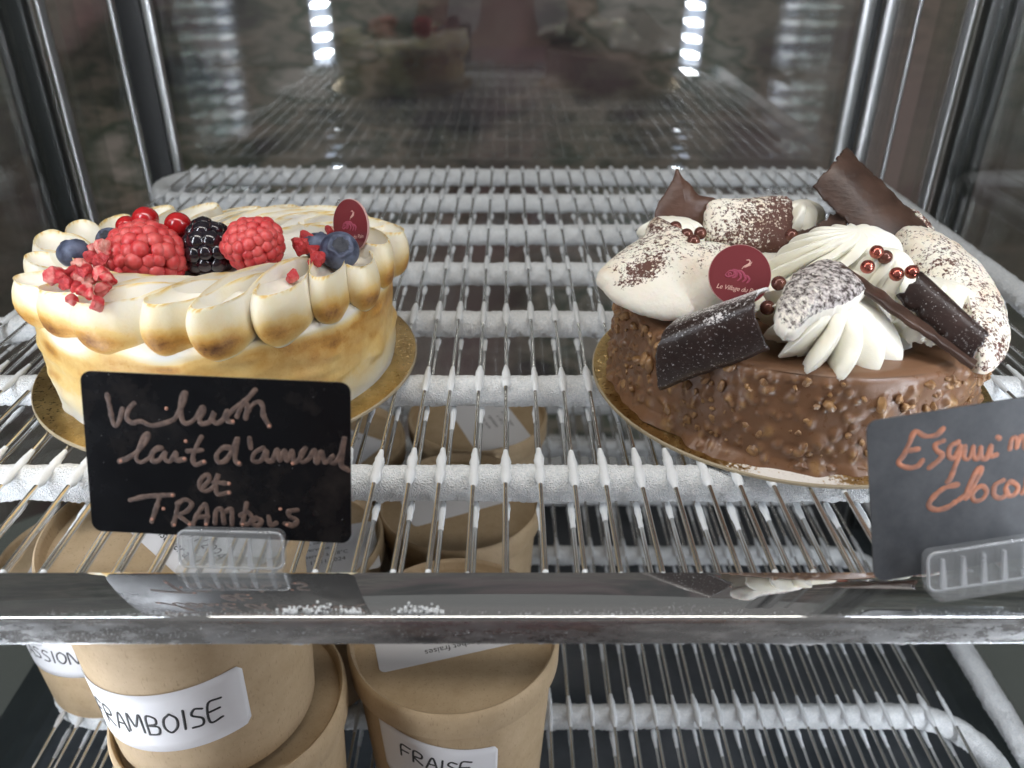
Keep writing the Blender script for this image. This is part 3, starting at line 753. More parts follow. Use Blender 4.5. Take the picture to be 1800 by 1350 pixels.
# crumpled chocolate foot along the front
def foot():
    def fn(u, v):
        a = math.radians(-160 + 132 * u); p = Vector((math.cos(a) * .09, math.sin(a) * .09, 0)); k = max(0, .35 + nz(p, 45) + .6 * nz(p, 130, 2)) * math.sin(PI * u) ** .4
        ang = PI * v; R = .0835 + .0052 * math.sin(ang) * (.3 + k) + .001 * nz(p + Vector((0, 0, v)), 160); z = .0002 + (.0052 * (.35 + .8 * k)) * (1 - math.cos(ang)) / 2
        return Vector((R * math.cos(a), R * math.sin(a), z + .0005 * nz(p * 3 + Vector((v, 0, 0)), 90)))
    return grid(260, 12, fn)
V, F = foot(); obj('chocolate_foot', V, F, 'glaze', cc, attrs={'nut': [.1] * len(V)})

# ------------------------------------------------------------------ toppings: generic shapes
def outline3(pts, y_bot, y_top, tilt=0.):           # traced edge on its own sloping plane in the case
    ys = [p[1] for p in pts]; lo, hi = max(ys), min(ys); xm = sum(p[0] for p in pts) / len(pts)
    return [at(x, y, y_bot + (y_top - y_bot) * (lo - y) / (lo - hi) + tilt * (x - xm) / 100) for x, y in pts]
def pillow(name, pts, y_bot, y_top, dome, back, mat, label, cat, group=None, tilt=0., rag=.0004, dust=None, p=.5, ragged_dir=None, bend=0., smooth_n=150, lumps=.0008, back_lumps=True, seed=0):
    E_ = closed_spline(outline3(pts, y_bot, y_top, tilt), smooth_n); c = sum(E_, Vector()) / len(E_)
    n_ = Vector()
    for i in range(len(E_)): n_ += (E_[i] - c).cross(E_[(i + 1) % len(E_)] - c)
    n_.normalize()
    if n_.dot(CAM - c) < 0: n_ = -n_
    ru = Vector((0, 0, 1)).cross(n_).normalized()
    ups = n_.cross(ru)
    V = []; T = []; F = []; m = len(E_); rings = [(1, 0), (1.0, .18)] if 0 else []
    ss = [1, .985, .95, .89, .80, .69, .57, .44, .30, .15]
    def addring(s, h, side):
        for k, e in enumerate(E_):
            d = e - c; q = c + d * s
            q += (n_ * h)
            if s > .9: q += d.normalized() * (nz(e, 420, seed) * rag + nz(e, 1400, seed + 1) * rag * .7)
            q += n_ * (nz(q, 130, seed) * lumps + nz(q, 420, seed + 2) * lumps * .35) * (side)
            if bend: q += n_ * (-bend * ((q - c).dot(ru)) ** 2)
            V.append(q - c); T.append(dust(((q - c).dot(ru), (q - c).dot(ups)), s, side, q) if dust else 0)
    for s in ss: addring(s, dome * (1 - s * s) ** p, 1)
    V.append(n_ * dome); T.append(dust((0, 0), 0, 1, c) if dust else 0); top0 = len(V) - 1
    base = len(V)
    for s in ss[1:]: addring(s, -back * (1 - s ** 4) ** .45, -1 if back_lumps else 0)
    V.append(-n_ * back); T.append(0); bot0 = len(V) - 1
    for r in range(len(ss) - 1):
        for k in range(m): F.append((r * m + k, r * m + (k + 1) % m, (r + 1) * m + (k + 1) % m, (r + 1) * m + k))
    for k in range(m): F.append(((len(ss) - 1) * m + k, (len(ss) - 1) * m + (k + 1) % m, top0))
    for k in range(m): F.append((k, base + k, base + (k + 1) % m, (k + 1) % m))
    for r in range(len(ss) - 2):
        for k in range(m): F.append((base + r * m + k, base + (r + 1) * m + k, base + (r + 1) * m + (k + 1) % m, base + r * m + (k + 1) % m))
    for k in range(m): F.append((base + (len(ss) - 2) * m + k, bot0, base + (len(ss) - 2) * m + (k + 1) % m))
    o = obj(name, V, F, mat, attrs={'dust': T}, loc=c)
    bm = bmesh.new(); bm.from_mesh(o.data); bmesh.ops.recalc_face_normals(bm, faces=bm.faces); bm.to_mesh(o.data); bm.free()
    return tag(o, label, cat, group)
def sheet(name, c00, c10, c11, c01, bulge, thick, mat, label, cat, group=None, nu=60, nv=40, rag=.0006, arc=1.0, seed=0, dust=None, curl=None, wave=.0006):
    # chocolate leaf between four corners (u along c00->c10, v along c00->c01), arched across v
    c00, c10, c11, c01 = [Vector(q) for q in (c00, c10, c11, c01)]
    n0 = (c10 - c00).cross(c01 - c00).normalized(); ctr = (c00 + c10 + c11 + c01) / 4
    if n0.dot(CAM - ctr) < 0: n0 = -n0
    def P(u, v):
        a = c00.lerp(c10, u); b = c01.lerp(c11, u); uu = u; q = a.lerp(b, v)
        q = q + n0 * (bulge * math.sin(PI * v) ** arc)
        if curl: q = q + curl(u, v, n0)
        e = min(u, 1 - u); ev = min(v, 1 - v)
        q += (c10 - c00).normalized() * (nz((v * 3, seed, 0), 4.1) * rag * 3 + nz((v * 3, seed, 5), 19) * rag) * (1 if e < .001 else max(0, 1 - e * 12))
        q += (c01 - c00).normalized() * (nz((u * 3, seed, 9), 4.1) * rag * 3 + nz((u * 3, seed, 2), 19) * rag) * (max(0, 1 - ev * 12))
        return q + n0 * nz(q, 70, seed) * wave
    V, F = grid(nu, nv, P)
    T = [dust(i / (nu - 1), j / (nv - 1)) if dust else 0 for i in range(nu) for j in range(nv)]
    o = obj(name, [q - ctr for q in V], F, mat, attrs={'dust': T}, loc=ctr)
    md = o.modifiers.new('thickness', 'SOLIDIFY'); md.thickness = thick; md.offset = 0
    return tag(o, label, cat, group)
def rosette(name, center, rx, ry, h, lobes, twist, label, rotz=0., tilt=(0, 0), depth=.30, seed=0, lean=(0, 0), sharpn=1.6, group='whipped cream'):
    rnd = random.Random(seed); amp = [rnd.uniform(.4, 1.6) for _ in range(lobes)]; nu, nv = 34, lobes * 22
    def fn(u, v):
        ph = 2 * PI * v; w_ = v * lobes; i = int(w_) % lobes; fr = w_ - int(w_)
        saw = fr / .62 if fr < .62 else (1 - fr) / .38; rid = saw ** .95 * .8 + (1 - abs(2 * fr - 1) ** 1.8) * .2
        a0 = amp[i] * (1 - fr) + amp[(i + 1) % lobes] * fr
        th = u * PI * .60; r = math.sin(th) ** .85; k = 1 - depth * (1 - rid) * min(1, u * 2.2) + .22 * (a0 - 1) * u ** 1.5
        a = ph + twist * (1 - u) ** 1.1
        x = r * k * math.cos(a) * rx; y = r * k * math.sin(a) * ry; z = h * (math.cos(th) * .76 + .24) * (1 - .10 * (1 - rid) * u)
        q = Vector((x + lean[0] * (z / h), y + lean[1] * (z / h), z)); e = max(0, (u - .8) / .2)
        q += Vector((math.cos(a), math.sin(a), -.3)) * (nz(q, 300, seed) * .0024 * e + nz(q, 900, seed) * .0012 * e); return q + Vector((nz(q, 110, seed), nz(q, 110, seed + 4), nz(q, 110, seed + 8))) * .0006
    V, F = grid(nu, nv, fn, False, True); o = obj(name, V, F, 'cream', loc=center, rot=(tilt[0], tilt[1], rotz)); sharp(o, 38); return tag(o, label, 'cream', group)

TOPZ = .0445
# cream
rosette('whipped_cream', (RCk.x + .004, RCk.y + .000, TOPZ), .056, .050, .016, 14, .5, 'low bed of whipped cream under the toppings of the chocolate cake', seed=1, depth=.16)
rosette('whipped_cream', tuple(at(1474, 598, .309)), .0390, .0285, .0215, 15, .8, 'big fluted whipped cream rosette at the front of the chocolate cake', rotz=.55, tilt=(math.radians(16), math.radians(4)), seed=2, depth=.42, lean=(-.010, .006))
rosette('whipped_cream', tuple(at(1446, 484, .350)), .0310, .0190, .0225, 15, 1.0, 'whipped cream swirl behind the dark dusted meringue piece', rotz=.15, tilt=(math.radians(10), 0), seed=3, depth=.34, lean=(.010, 0))
rosette('whipped_cream', tuple(at(1545, 512, .330)), .0135, .0120, .0190, 9, 1.0, 'small whipped cream peak between the copper pearls', seed=4, depth=.34, lean=(.001, .001))
rosette('whipped_cream', tuple(at(1640, 545, .325)), .0185, .0135, .014, 8, .6, 'whipped cream blob behind the rolled chocolate curl', rotz=-.6, seed=5, depth=.25)
rosette('whipped_cream', tuple(at(1622, 585, .305)), .0170, .0120, .010, 8, .6, 'shaded whipped cream under the rolled chocolate curl', rotz=-.4, seed=6, depth=.25)
rosette('whipped_cream', tuple(at(1405, 400, .405)), .0130, .0100, .014, 7, .4, 'rough whipped cream right of the square cocoa meringue', seed=7, depth=.25)
rosette('whipped_cream', tuple(at(1180, 425, .385)), .0180, .0120, .012, 8, .4, 'whipped cream under the brown pearls at the upper left', seed=8, depth=.22)
def dustL(xy, s, side, q): return .54 + .40 * math.exp(-(((xy[0] + .016) * .8 + (xy[1] + .012) * .6) / .012) ** 2 - (((xy[1] + .012) * .8 - (xy[0] + .016) * .6) / .007) ** 2) + 7 * xy[1] - (.5 if side < 0 else 0) - (.30 if xy[1] < -.020 else 0) - .25 * max(0, s - .9) * 10
G = 'cocoa dusted meringue pieces'
pillow('meringue_piece', [(1048, 487), (1062, 512), (1090, 535), (1130, 551), (1185, 561), (1240, 553), (1300, 537), (1335, 510), (1320, 470), (1285, 442), (1232, 436), (1205, 415), (1180, 402), (1150, 388), (1136, 402), (1130, 420), (1085, 450)], .318, .382, .012, .006, 'cocoa_meringue', 'broad pointed cocoa dusted meringue at the left of the chocolate cake', 'meringue', G, dust=dustL, p=.55, seed=1)
pillow('meringue_piece', [(1242, 362), (1262, 353), (1305, 352), (1360, 348), (1386, 353), (1393, 380), (1390, 418), (1372, 444), (1335, 444), (1290, 436), (1246, 425), (1238, 395)], .376, .398, .007, .012, 'cocoa_meringue', 'square cocoa dusted meringue chunk at the back of the chocolate cake', 'meringue', G, dust=lambda xy, s, side, q: .72 + 9 * xy[0] - 8 * xy[1] - (.5 if side < 0 else 0), p=.35, rag=.0007, seed=2)
pillow('meringue_piece', [(1577, 408), (1600, 401), (1645, 414), (1695, 450), (1735, 492), (1762, 540), (1774, 590), (1768, 625), (1742, 652), (1716, 648), (1700, 612), (1672, 575), (1640, 545), (1606, 500), (1582, 455), (1572, 428)], .288, .372, .011, .008, 'cocoa_meringue', 'long curved cocoa dusted meringue shell at the right of the chocolate cake', 'meringue', G, dust=lambda xy, s, side, q: .56 + 2 * (xy[0]) - 2 * xy[1] + .2 * nz(q, 60) - (.5 if side < 0 else 0), p=.5, rag=.0005, seed=3)
pillow('meringue_piece', [(1590, 368), (1612, 372), (1640, 400), (1642, 412), (1620, 412), (1596, 396)], .39, .40, .003, .004, 'cocoa_meringue', 'small rough meringue scrap behind the large dark chocolate curl', 'meringue', G, dust=lambda xy, s, side, q: .7, seed=4, smooth_n=60)
pillow('meringue_piece', [(1362, 565), (1368, 530), (1385, 498), (1410, 476), (1445, 463), (1478, 468), (1505, 492), (1522, 512), (1512, 525), (1490, 540), (1455, 552), (1425, 565), (1402, 588), (1385, 592), (1370, 585)], .276, .322, .0075, .0065, 'dark_cocoa', 'dark dusted meringue piece with torn white edge on the front cream', 'meringue', G, dust=lambda xy, s, side, q: (.86 + 7 * xy[1] + 9 * xy[0] if side > 0 and s < .955 else -1.2), p=.45, rag=.0010, seed=5)
# chocolate
GC = 'dark chocolate curls and shards'
o = pillow('chocolate_shard', [(1190, 296), (1200, 312), (1216, 326), (1228, 342), (1262, 352), (1262, 385), (1245, 412), (1205, 415), (1160, 410), (1150, 392), (1155, 362), (1172, 335), (1184, 312)], .392, .404, .0035, .0004, 'milk_dark', 'pointed chocolate shard standing at the upper left of the chocolate cake', 'chocolate', GC, p=.8, rag=.0005, lumps=.0003, seed=6, back_lumps=False)
def A3(px, py, Y): return at(px, py, Y)
sheet('chocolate_curl', A3(1486, 262, .412), A3(1655, 425, .380), A3(1580, 486, .360), A3(1428, 330, .396), .0055, .0015, 'dark_plain', 'large dark chocolate curl standing highest at the back right', 'chocolate', GC, rag=.0006, arc=.8, seed=1)
sheet('chocolate_curl', A3(1488, 360, .392), A3(1488, 412, .376), A3(1372, 458, .370), A3(1398, 408, .380), -.004, .0014, 'dark_plain', 'dark chocolate sheet behind the cream swirl', 'chocolate', GC, rag=.0008, seed=2)
sheet('chocolate_curl', A3(1226, 552, .316), A3(1352, 510, .306), A3(1352, 614, .286), A3(1160, 684, .3005), .017, .0013, 'dark', 'sugar dusted dark chocolate curl hanging over the front left edge', 'chocolate', GC, rag=.0003, arc=.8, seed=3, dust=lambda u, v: max(0, 1.15 - v * 2.3) * (.45 + .6 * u) + .6 * math.exp(-((u - .62) / .14) ** 2 - ((v - .52) / .06) ** 2) + .12)
# rolled curl on a flat edge
sheet('chocolate_curl', A3(1578, 522, .306), A3(1700, 634, .284), A3(1722, 588, .292), A3(1612, 487, .316), .0075, .0013, 'dark', 'rolled dark chocolate curl at the right resting on the thin chocolate plank', 'chocolate', GC, rag=.0005, arc=.6, seed=4, dust=lambda u, v: .0 + .16 * u)
def plank():
    a, b = A3(1476, 472, .312), A3(1712, 642, .281); d = (b - a).normalized(); n_ = Vector((0, 0, 1)); n_ = (n_ - d * n_.dot(d)).normalized(); s = d.cross(n_)
    ctr = (a + b) / 2
    def fn(u, v):
        ang = 2 * PI * v; p = a.lerp(b, u) - ctr; wd = .0045 * (.6 + .5 * math.sin(PI * min(1, u * 1.4)) ** .6); th = .0013
        x = math.copysign(abs(math.cos(ang)) ** .4, math.cos(ang)) * wd; z = math.copysign(abs(math.sin(ang)) ** .5, math.sin(ang)) * th
        q = p + s * x * -1 + n_ * z; return q + Vector((nz(q, 200, 3), nz(q, 200, 6), nz(q, 200, 9))) * .0006
    V, F = grid(70, 20, fn, False, True); F += [tuple(range(19, -1, -1)), tuple(69 * 20 + k for k in range(20))]
    return V, F, ctr
V, F, ctr = plank(); tag(sharp(obj('chocolate_plank', V, F, 'dark_plain', attrs={'dust': [0.] * len(V)}, loc=ctr), 50), 'thin chocolate plank slanting under the rolled curl', 'chocolate', GC)
# pearls
for k, (px, py, Y, br, lab) in enumerate([(1541, 443, .326, 0, 'copper pearl highest beside the cream swirl'), (1525, 469, .318, 0, 'copper pearl on the left of the small cream peak'), (1576, 482, .314, 0, 'bright copper pearl on the front of the small cream peak'),
        (1603, 478, .316, 0, 'copper pearl touching the right meringue shell'), (1556, 452, .326, 1, 'dark pearl in the gap behind the small cream peak'), (1369, 498, .308, 1, 'dark red pearl right of the round plaque'),
        (1349, 541, .300, 1, 'dark pearl half hidden by the sugar dusted curl'), (1187, 400, .368, 1, 'brown pearl at the upper left, nearest the shard'), (1207, 413, .360, 1, 'brown pearl in the middle of the upper left row'), (1231, 410, .368, 1, 'brown pearl beside the square meringue chunk'), (1391, 413, .366, 1, 'dark pearl right of the square meringue chunk'), (1219, 424, .353, 1, 'lowest brown pearl of the upper left row')]):
    tag(obj('sugar_pearl', *ball((0, 0, 0), .0029 if not br else .0030, 4), 'pearl_brown' if br else 'pearl', loc=at(px, py, Y)), lab, 'pearl', 'sugar pearls')

# ================================================================== name cards
def rounded(w_, h_, r, n=8):
    out = []
    for cx, cyy, a0 in ((w_ / 2 - r, h_ / 2 - r, 0), (-w_ / 2 + r, h_ / 2 - r, PI / 2), (-w_ / 2 + r, -h_ / 2 + r, PI), (w_ / 2 - r, -h_ / 2 + r, 1.5 * PI)):
        for k in range(n + 1): a = a0 + PI / 2 * k / n; out.append((cx + r * math.cos(a), cyy + r * math.sin(a)))
    return out
def plate(outl, z0, z1):
    n = len(outl); V = [(x, y, z0) for x, y in outl] + [(x, y, z1) for x, y in outl]
    return V, [tuple(range(n - 1, -1, -1)), tuple(range(n, 2 * n))] + [(i, (i + 1) % n, n + (i + 1) % n, n + i) for i in range(n)]
def holder(root_name, center, M3, label, group='clear card holders'):
    t = thing(root_name, label, 'card holder', center, group=group); t.rotation_euler = M3.to_euler()
    def pl(name, o2, z0, z1, mv=(0, 0, 0), rx=0.):
        V, F = plate(o2, z0, z1); R = Matrix.Rotation(rx, 3, 'X'); V = [R @ Vector(v) + Vector(mv) for v in V]; return obj(name, V, F, 'acrylic', t, False)
    pl('front_plate', rounded(.0365, .0135, .0028), .0006, .0018, (0, .0068, 0))
    pl('back_plate', rounded(.0365, .0135, .0028), -.0022, -.0010, (0, .0068, 0))
    pl('foot', rounded(.0365, .0110, .0026), 0, .0016, (0, -.0004, .002), math.radians(-84))
    for k in range(5):
        x = -.0136 + k * .0068; V, F = plate([(x - .0009, .0012), (x + .0009, .0012), (x + .0004, .0112), (x - .0004, .0112)], .0018, .0030); obj('rib', V, F, 'acrylic_edge', t, False)
    # thick moulded rim of the front plate
    rim = [Vector((x, y + .0068, .0019)) for x, y in rounded(.0365, .0135, .0028)]; rim.append(rim[0]); obj('rim', *ribbon(rim, .0005, .0004, Vector((0, 0, 1)), 6), 'acrylic_edge', t)
def card(center, M3, mat, strokes, width, pen, label, dots=(), size=1.):
    root = thing('name_card', label, 'sign', center, group='handwritten name cards'); root.rotation_euler = M3.to_euler()
    V, F = plate(rounded(.0856 * size, .0540 * size, .0036), -.0004, .0004); obj('card', V, F, mat, root, False)
    parts = []; n_ = Vector((0, 0, 1))
    for s in strokes:
        P = [M3.transposed() @ (ray_plane(px, py, center, M3.col[2]) - center) for px, py in s]; P = [Vector((p.x, p.y, .00042)) for p in P]
        parts.append(ribbon(spline(P, .0004), width, .00013, n_, 8, lambda u, k=len(parts): .82 + .30 * noise.noise(Vector((u * 9, k * 3.1, 0)))))
    obj('handwriting', *join(*parts), pen, root)
    if dots:
        parts = []
        for px, py in dots:
            p = M3.transposed() @ (ray_plane(px, py, center, M3.col[2]) - center); parts.append(ball((p.x, p.y, .00045), .00065, 2, n_, .35))
        obj('pen_marks', *join(*parts), 'pen_dot', root)
def ray_plane(px, py, c, n_):
    r = fw * FPX + rt * (px - 900) - up * (py - 675); return CAM + r * ((c - CAM).dot(n_) / r.dot(n_))
SA = lambda S: [[(80 + x / 3, 640 + y / 3) for x, y in s] for s in S]
LST = SA([[(328, 160), (343, 230), (358, 300), (376, 322), (395, 290), (408, 235)], [(470, 205), (440, 240), (432, 285), (462, 308), (505, 300), (560, 322), (620, 313), (680, 290), (702, 255), (730, 200), (742, 150), (724, 165), (715, 225), (722, 290), (748, 312), (790, 288), (815, 245), (832, 225), (836, 250), (815, 285), (826, 313), (868, 302), (892, 255), (884, 290), (905, 310), (940, 290), (962, 245), (960, 295), (988, 304)],
    [(955, 280), (1002, 230), (1060, 188), (1108, 135)], [(1012, 275), (1032, 230), (1060, 207), (1066, 235), (1058, 285)], [(1068, 250), (1092, 215), (1125, 197), (1147, 220), (1152, 270), (1182, 325)],
    [(395, 510), (440, 493), (500, 448), (540, 392), (545, 366), (520, 382), (492, 450), (482, 500), (510, 515), (552, 490), (580, 455), (618, 443), (595, 440), (565, 470), (568, 508), (602, 505), (634, 462), (632, 498), (660, 510), (690, 465), (692, 503), (735, 500)],
    [(825, 382), (800, 430), (780, 488), (792, 528), (838, 515)], [(752, 457), (828, 452)], [(985, 440), (940, 440), (906, 475), (912, 512), (950, 508), (990, 450), (1016, 390), (1002, 470), (1004, 508), (1022, 524)], [(1078, 390), (1084, 440)],
    [(1150, 440), (1104, 468), (1096, 508), (1138, 508), (1166, 455), (1167, 498), (1198, 508), (1225, 450), (1236, 508), (1262, 455), (1276, 508), (1302, 455), (1312, 515), (1342, 498), (1375, 440), (1346, 470), (1352, 514), (1390, 498), (1420, 455), (1432, 518), (1456, 460), (1476, 518), (1520, 480), (1502, 508), (1532, 516), (1570, 440), (1580, 382), (1565, 460), (1562, 530), (1600, 558)],
    [(832, 648), (866, 610), (858, 582), (826, 600), (816, 645), (842, 668), (886, 648), (906, 600), (914, 578), (900, 640), (912, 684), (970, 675)], [(888, 622), (968, 628)],
    [(450, 715), (540, 695), (675, 688)], [(606, 697), (586, 760), (563, 828)], [(700, 742), (690, 800), (675, 848)], [(697, 735), (740, 712), (774, 735), (750, 772), (706, 793), (730, 815), (766, 843)], [(782, 838), (810, 780), (845, 737), (856, 790), (850, 843)], [(802, 806), (858, 800)],
    [(896, 838), (902, 775), (930, 764), (944, 835)], [(952, 775), (982, 764), (986, 843)], [(1062, 732), (1052, 790), (1040, 843)], [(1030, 795), (1070, 780), (1092, 812), (1072, 840), (1045, 843)], [(1112, 808), (1092, 835), (1120, 850), (1142, 826), (1112, 808)], [(1178, 802), (1190, 848), (1218, 836)], [(1330, 767), (1284, 777), (1292, 803), (1328, 820), (1308, 848), (1262, 838)]])
LD = SA([[(742, 405), (640, 232), (990, 300), (1182, 324), (838, 513), (1022, 520), (400, 508), (672, 690), (625, 760), (565, 815), (1240, 762), (1305, 522), (968, 676), (682, 845), (850, 842), (1042, 843), (762, 842), (735, 497), (970, 628), (1275, 845)]])[0]
tilt = math.radians(16.5)
ML = Matrix.Rotation(math.radians(90), 3, 'X') @ Matrix.Identity(3)
def leaning(lean, yaw, roll): return Matrix.Rotation(yaw, 3, 'Z') @ Matrix.Rotation(math.radians(90) - lean, 3, 'X') @ Matrix.Rotation(roll, 3, 'Z')
cL = at(384, 806, .2195 * 1.08); mL = leaning(math.radians(16.5), math.radians(-2), math.radians(-1.6))
card(cL, mL, 'slate', LST, .00108, 'pen_brown', 'black card with smudged brown writing before the meringue cake', LD, 1.08)
holder('card_holder', at(411, 994, .2225), leaning(math.radians(16.5), math.radians(-1), math.radians(-.6)), 'clear plastic holder gripping the smudged black card')
SB = lambda S: [[(1500 + x / 3.553, 700 + y / 3.553) for x, y in s] for s in S]
RST = SB([[(558, 187), (512, 228), (445, 235), (382, 208), (345, 280), (312, 350), (278, 402), (330, 430), (392, 424), (430, 385)], [(322, 330), (362, 322), (402, 314)],
    [(562, 262), (506, 290), (520, 328), (552, 345), (530, 385), (470, 432)], [(652, 270), (602, 300), (592, 358), (625, 368), (662, 290), (652, 360), (630, 422), (602, 498), (582, 520)], [(692, 300), (686, 368), (718, 374), (746, 296), (746, 362), (776, 372), (792, 302), (792, 366), (828, 368), (856, 292), (852, 358), (890, 350)], [(898, 243), (906, 248)],
    [(972, 315), (986, 252), (1014, 247), (1012, 308), (1038, 242), (1062, 250), (1064, 308), (1100, 245)], [(1150, 260), (1115, 290), (1130, 320), (1160, 262), (1165, 310)],
    [(646, 536), (562, 560), (492, 618), (467, 668), (510, 694), (580, 680), (630, 646)], [(652, 634), (722, 578), (780, 480), (796, 434), (766, 450), (722, 540), (692, 622), (732, 590), (762, 560), (738, 598), (752, 638), (800, 628), (828, 582), (802, 547), (762, 560)],
    [(932, 510), (882, 540), (872, 598), (910, 622), (950, 598), (946, 560), (976, 520), (1024, 552), (1000, 600), (962, 604), (946, 562)], [(1050, 590), (1092, 500), (1104, 430), (1085, 450), (1070, 570), (1090, 590)], [(1130, 520), (1110, 560), (1135, 585), (1160, 550), (1130, 520)]])
cR = at(1763, 848, .2105 * 1.03); mR = leaning(math.radians(17), math.radians(3), math.radians(7.5))
card(cR, mR, 'slate_sheen', RST, .00102, 'pen_orange', 'grey black card with orange writing before the chocolate cake', (), 1.03)
holder('card_holder', at(1722, 1022, .2040), leaning(math.radians(17), math.radians(3), math.radians(7.0)), 'clear plastic holder gripping the orange lettered card')

# ================================================================== cardboard tubs
GLY = {'A': [[(0, 0), (.35, 1), (.7, 0)], [(.15, .4), (.58, .4)]], 'B': [[(0, 0), (.02, 1), (.45, .92), (.45, .6), (.05, .52), (.55, .42), (.5, .05), (0, 0)]], 'E': [[(.6, 1), (0, .98), (0, 0), (.6, .02)], [(0, .52), (.5, .54)]], 'F': [[(0, 0), (.02, .98), (.62, 1)], [(.02, .52), (.5, .55)]],
       'I': [[(.1, 0), (.12, 1)]], 'M': [[(0, 0), (.08, 1), (.4, .3), (.75, 1), (.85, 0)]], 'N': [[(0, 0), (.03, 1), (.6, 0), (.64, 1)]], 'O': [[(.35, 1), (.05, .75), (.02, .3), (.3, 0), (.62, .25), (.65, .7), (.35, 1)]],
       'P': [[(0, 0), (.02, 1), (.5, .92), (.5, .55), (.02, .48)]], 'R': [[(0, 0), (.02, 1), (.5, .92), (.5, .58), (.02, .48), (.6, 0)]], 'S': [[(.55, .9), (.2, 1), (.05, .72), (.5, .42), (.48, .08), (.02, .06)]]}
ADV = {'I': .42, 'M': 1.08, 'O': .88}
def word_strokes(s, jit=3):
    rnd = random.Random(len(s)); out = []; x = 0
    for ch in s:
        dy = rnd.uniform(-.06, .06)
        for g in GLY[ch]: out.append([(x + a + .10 * b, b + dy) for a, b in g])
        x += ADV.get(ch, .84)
    return out, x
TB, TR, TH = .0425, .0475, .100         # base radius, radius under the lid, height with lid
def tub_r(z): return TB + (TR - TB) * z / (TH - .012)
tubv = revolve([(.0001, .003), (TB - .003, .003), (TB - .001, .0), (TB, .0012), (tub_r(.04), .04), (tub_r(.07), .07), (TR, TH - .012)], 72)
LR = .0500
lidv = revolve([(TR - .0005, TH - .0155), (LR - .0008, TH - .0155), (LR, TH - .0145), (LR + .0002, TH - .003), (LR - .0004, TH - .0007), (LR - .0013, TH), (LR - .0022, TH - .0007), (LR - .0026, TH - .0018), (LR - .0030, TH - .0050), (LR - .0034, TH - .0055), (LR - .006, TH - .0052), (.03, TH - .0047), (.0001, TH - .0046)], 96)
tub0 = lid0 = None
def lid_label(t, rotz, off, lines, wd=.062, ht=.042, size=.0042):
    V, F = plate(rounded(wd, ht, .003), 0, .00015); M_ = Matrix.Translation((off[0], off[1], TH - .0046)) @ Matrix.Rotation(rotz, 4, 'Z')
    lb = obj('lid_label', [M_ @ Vector(v) for v in V], F, 'paper', t, False)
    parts = []
    for k, (tx, b) in enumerate(lines):
        v, f = text_mesh(tx, size * b, 0, 1.0); parts.append(([M_ @ Vector((p.x, p.y + ht / 2 - .0075 - k * size * 1.3, .00022)) for p in v], f))
    obj('print', *join(*parts), 'ink', lb, False)
def side_label(t, word, a0, a1, z0, z1, skew=0., cap=.0105, th=.0, wf=.78):
    n = 40
    def S(u, v, o=.00025):
        a = a0 + (a1 - a0) * u; z = z0 + (z1 - z0) * v + skew * (u - .5); r = tub_r(z) + o; return Vector((r * math.cos(a), r * math.sin(a), z))
    def fn(i, v):
        e = min(i, 1 - i) * abs(a1 - a0) * .046; rr = .003; d = max(0, rr - e); cut = (rr - math.sqrt(max(0, rr * rr - d * d))) / (z1 - z0); return S(i, cut + (1 - 2 * cut) * v)
    V, F = grid(n, 8, fn); lb = obj('side_label', V, F, 'paper', t); md = lb.modifiers.new('thickness', 'SOLIDIFY'); md.thickness = .00012; md.offset = 1
    st, wlen = word_strokes(word); H = z1 - z0; L_ = abs(a1 - a0) * .046; sc = cap; parts = []
    sc_x = min(sc, L_ * wf / wlen)
    for s in st:
        P = spline([Vector((x, y, 0)) for x, y in s], .06); Q = []; Nn = []
        for p in P:
            u = .5 + ((p.x - wlen / 2) * sc_x) / L_; v = .5 + th + (p.y - .5) * sc / H; q = S(u, v, .00045); Q.append(q); a = a0 + (a1 - a0) * u; Nn.append(Vector((math.cos(a), math.sin(a), 0)))
        parts.append(ribbon(Q, .00052, .0001, Nn, 6))
    obj('lettering', *join(*parts), 'ink', lb)
def tub(x, y, z, label, rz=0., scale=1., tilt=(0, 0)):
    global tub0, lid0
    t = thing('cardboard_tub', label, 'tub', (x, y, z), (tilt[0], tilt[1], rz), group='kraft cardboard ice cream tubs'); t.scale = (scale,) * 3
    if tub0 is None: tub0 = obj('cup', *tubv, 'kraft', t); lid0 = obj('lid', *lidv, 'kraft', t); sharp(lid0, 45)
    else: linkcopy(tub0, t); linkcopy(lid0, t)
    return t
ZS = -.245
TXT = [('Sorbet fraises', 1.15), ('fraises, eau, sucre,', .9), ('verveine', .9), ('A conserver à -18°C', .9), ('DLC 17/11/2024', 1.0)]
t = tub(-.0285, .3200, ZS, 'cardboard tub marked FRAISE standing nearest in the middle row', scale=1.13); side_label(t, 'FRAISE', math.radians(-133), math.radians(-63), .039, .077, -.012, .0086, .14, .60); lid_label(t, math.radians(196), (-.004, .006), TXT, .07, .040)
t = tub(-.0320, .4400, ZS, 'middle cardboard tub right behind the FRAISE tub', scale=1.08); lid_label(t, math.radians(24), (-.004, .010), [('Sorbet', 1.1), ('à consommer', .9), ('DLC 16/11', 1.), ('A conserver', .9)], .066, .042)
t = tub(-.0230, .5480, ZS, 'rearmost cardboard tub of the middle row under the shelf', scale=1.08); lid_label(t, math.radians(-68), (.008, -.006), [('A conserver', 1.), ('à -18°C', .9), ('ingrédients', .9), ('eau, sucre', .9), ('DLC', 1.)], .066, .042)
t = tub(-.1360, .2780, ZS, 'lower cardboard tub of the front left stack', scale=1.12)
t = tub(-.1410, .2760, ZS + .1115, 'cardboard tub marked FRAMBOISE on top of the front left stack', scale=1.09, rz=0., tilt=(0, 0)); side_label(t, 'FRAMBOISE', math.radians(-146), math.radians(-50), .022, .056, .012, .0108)
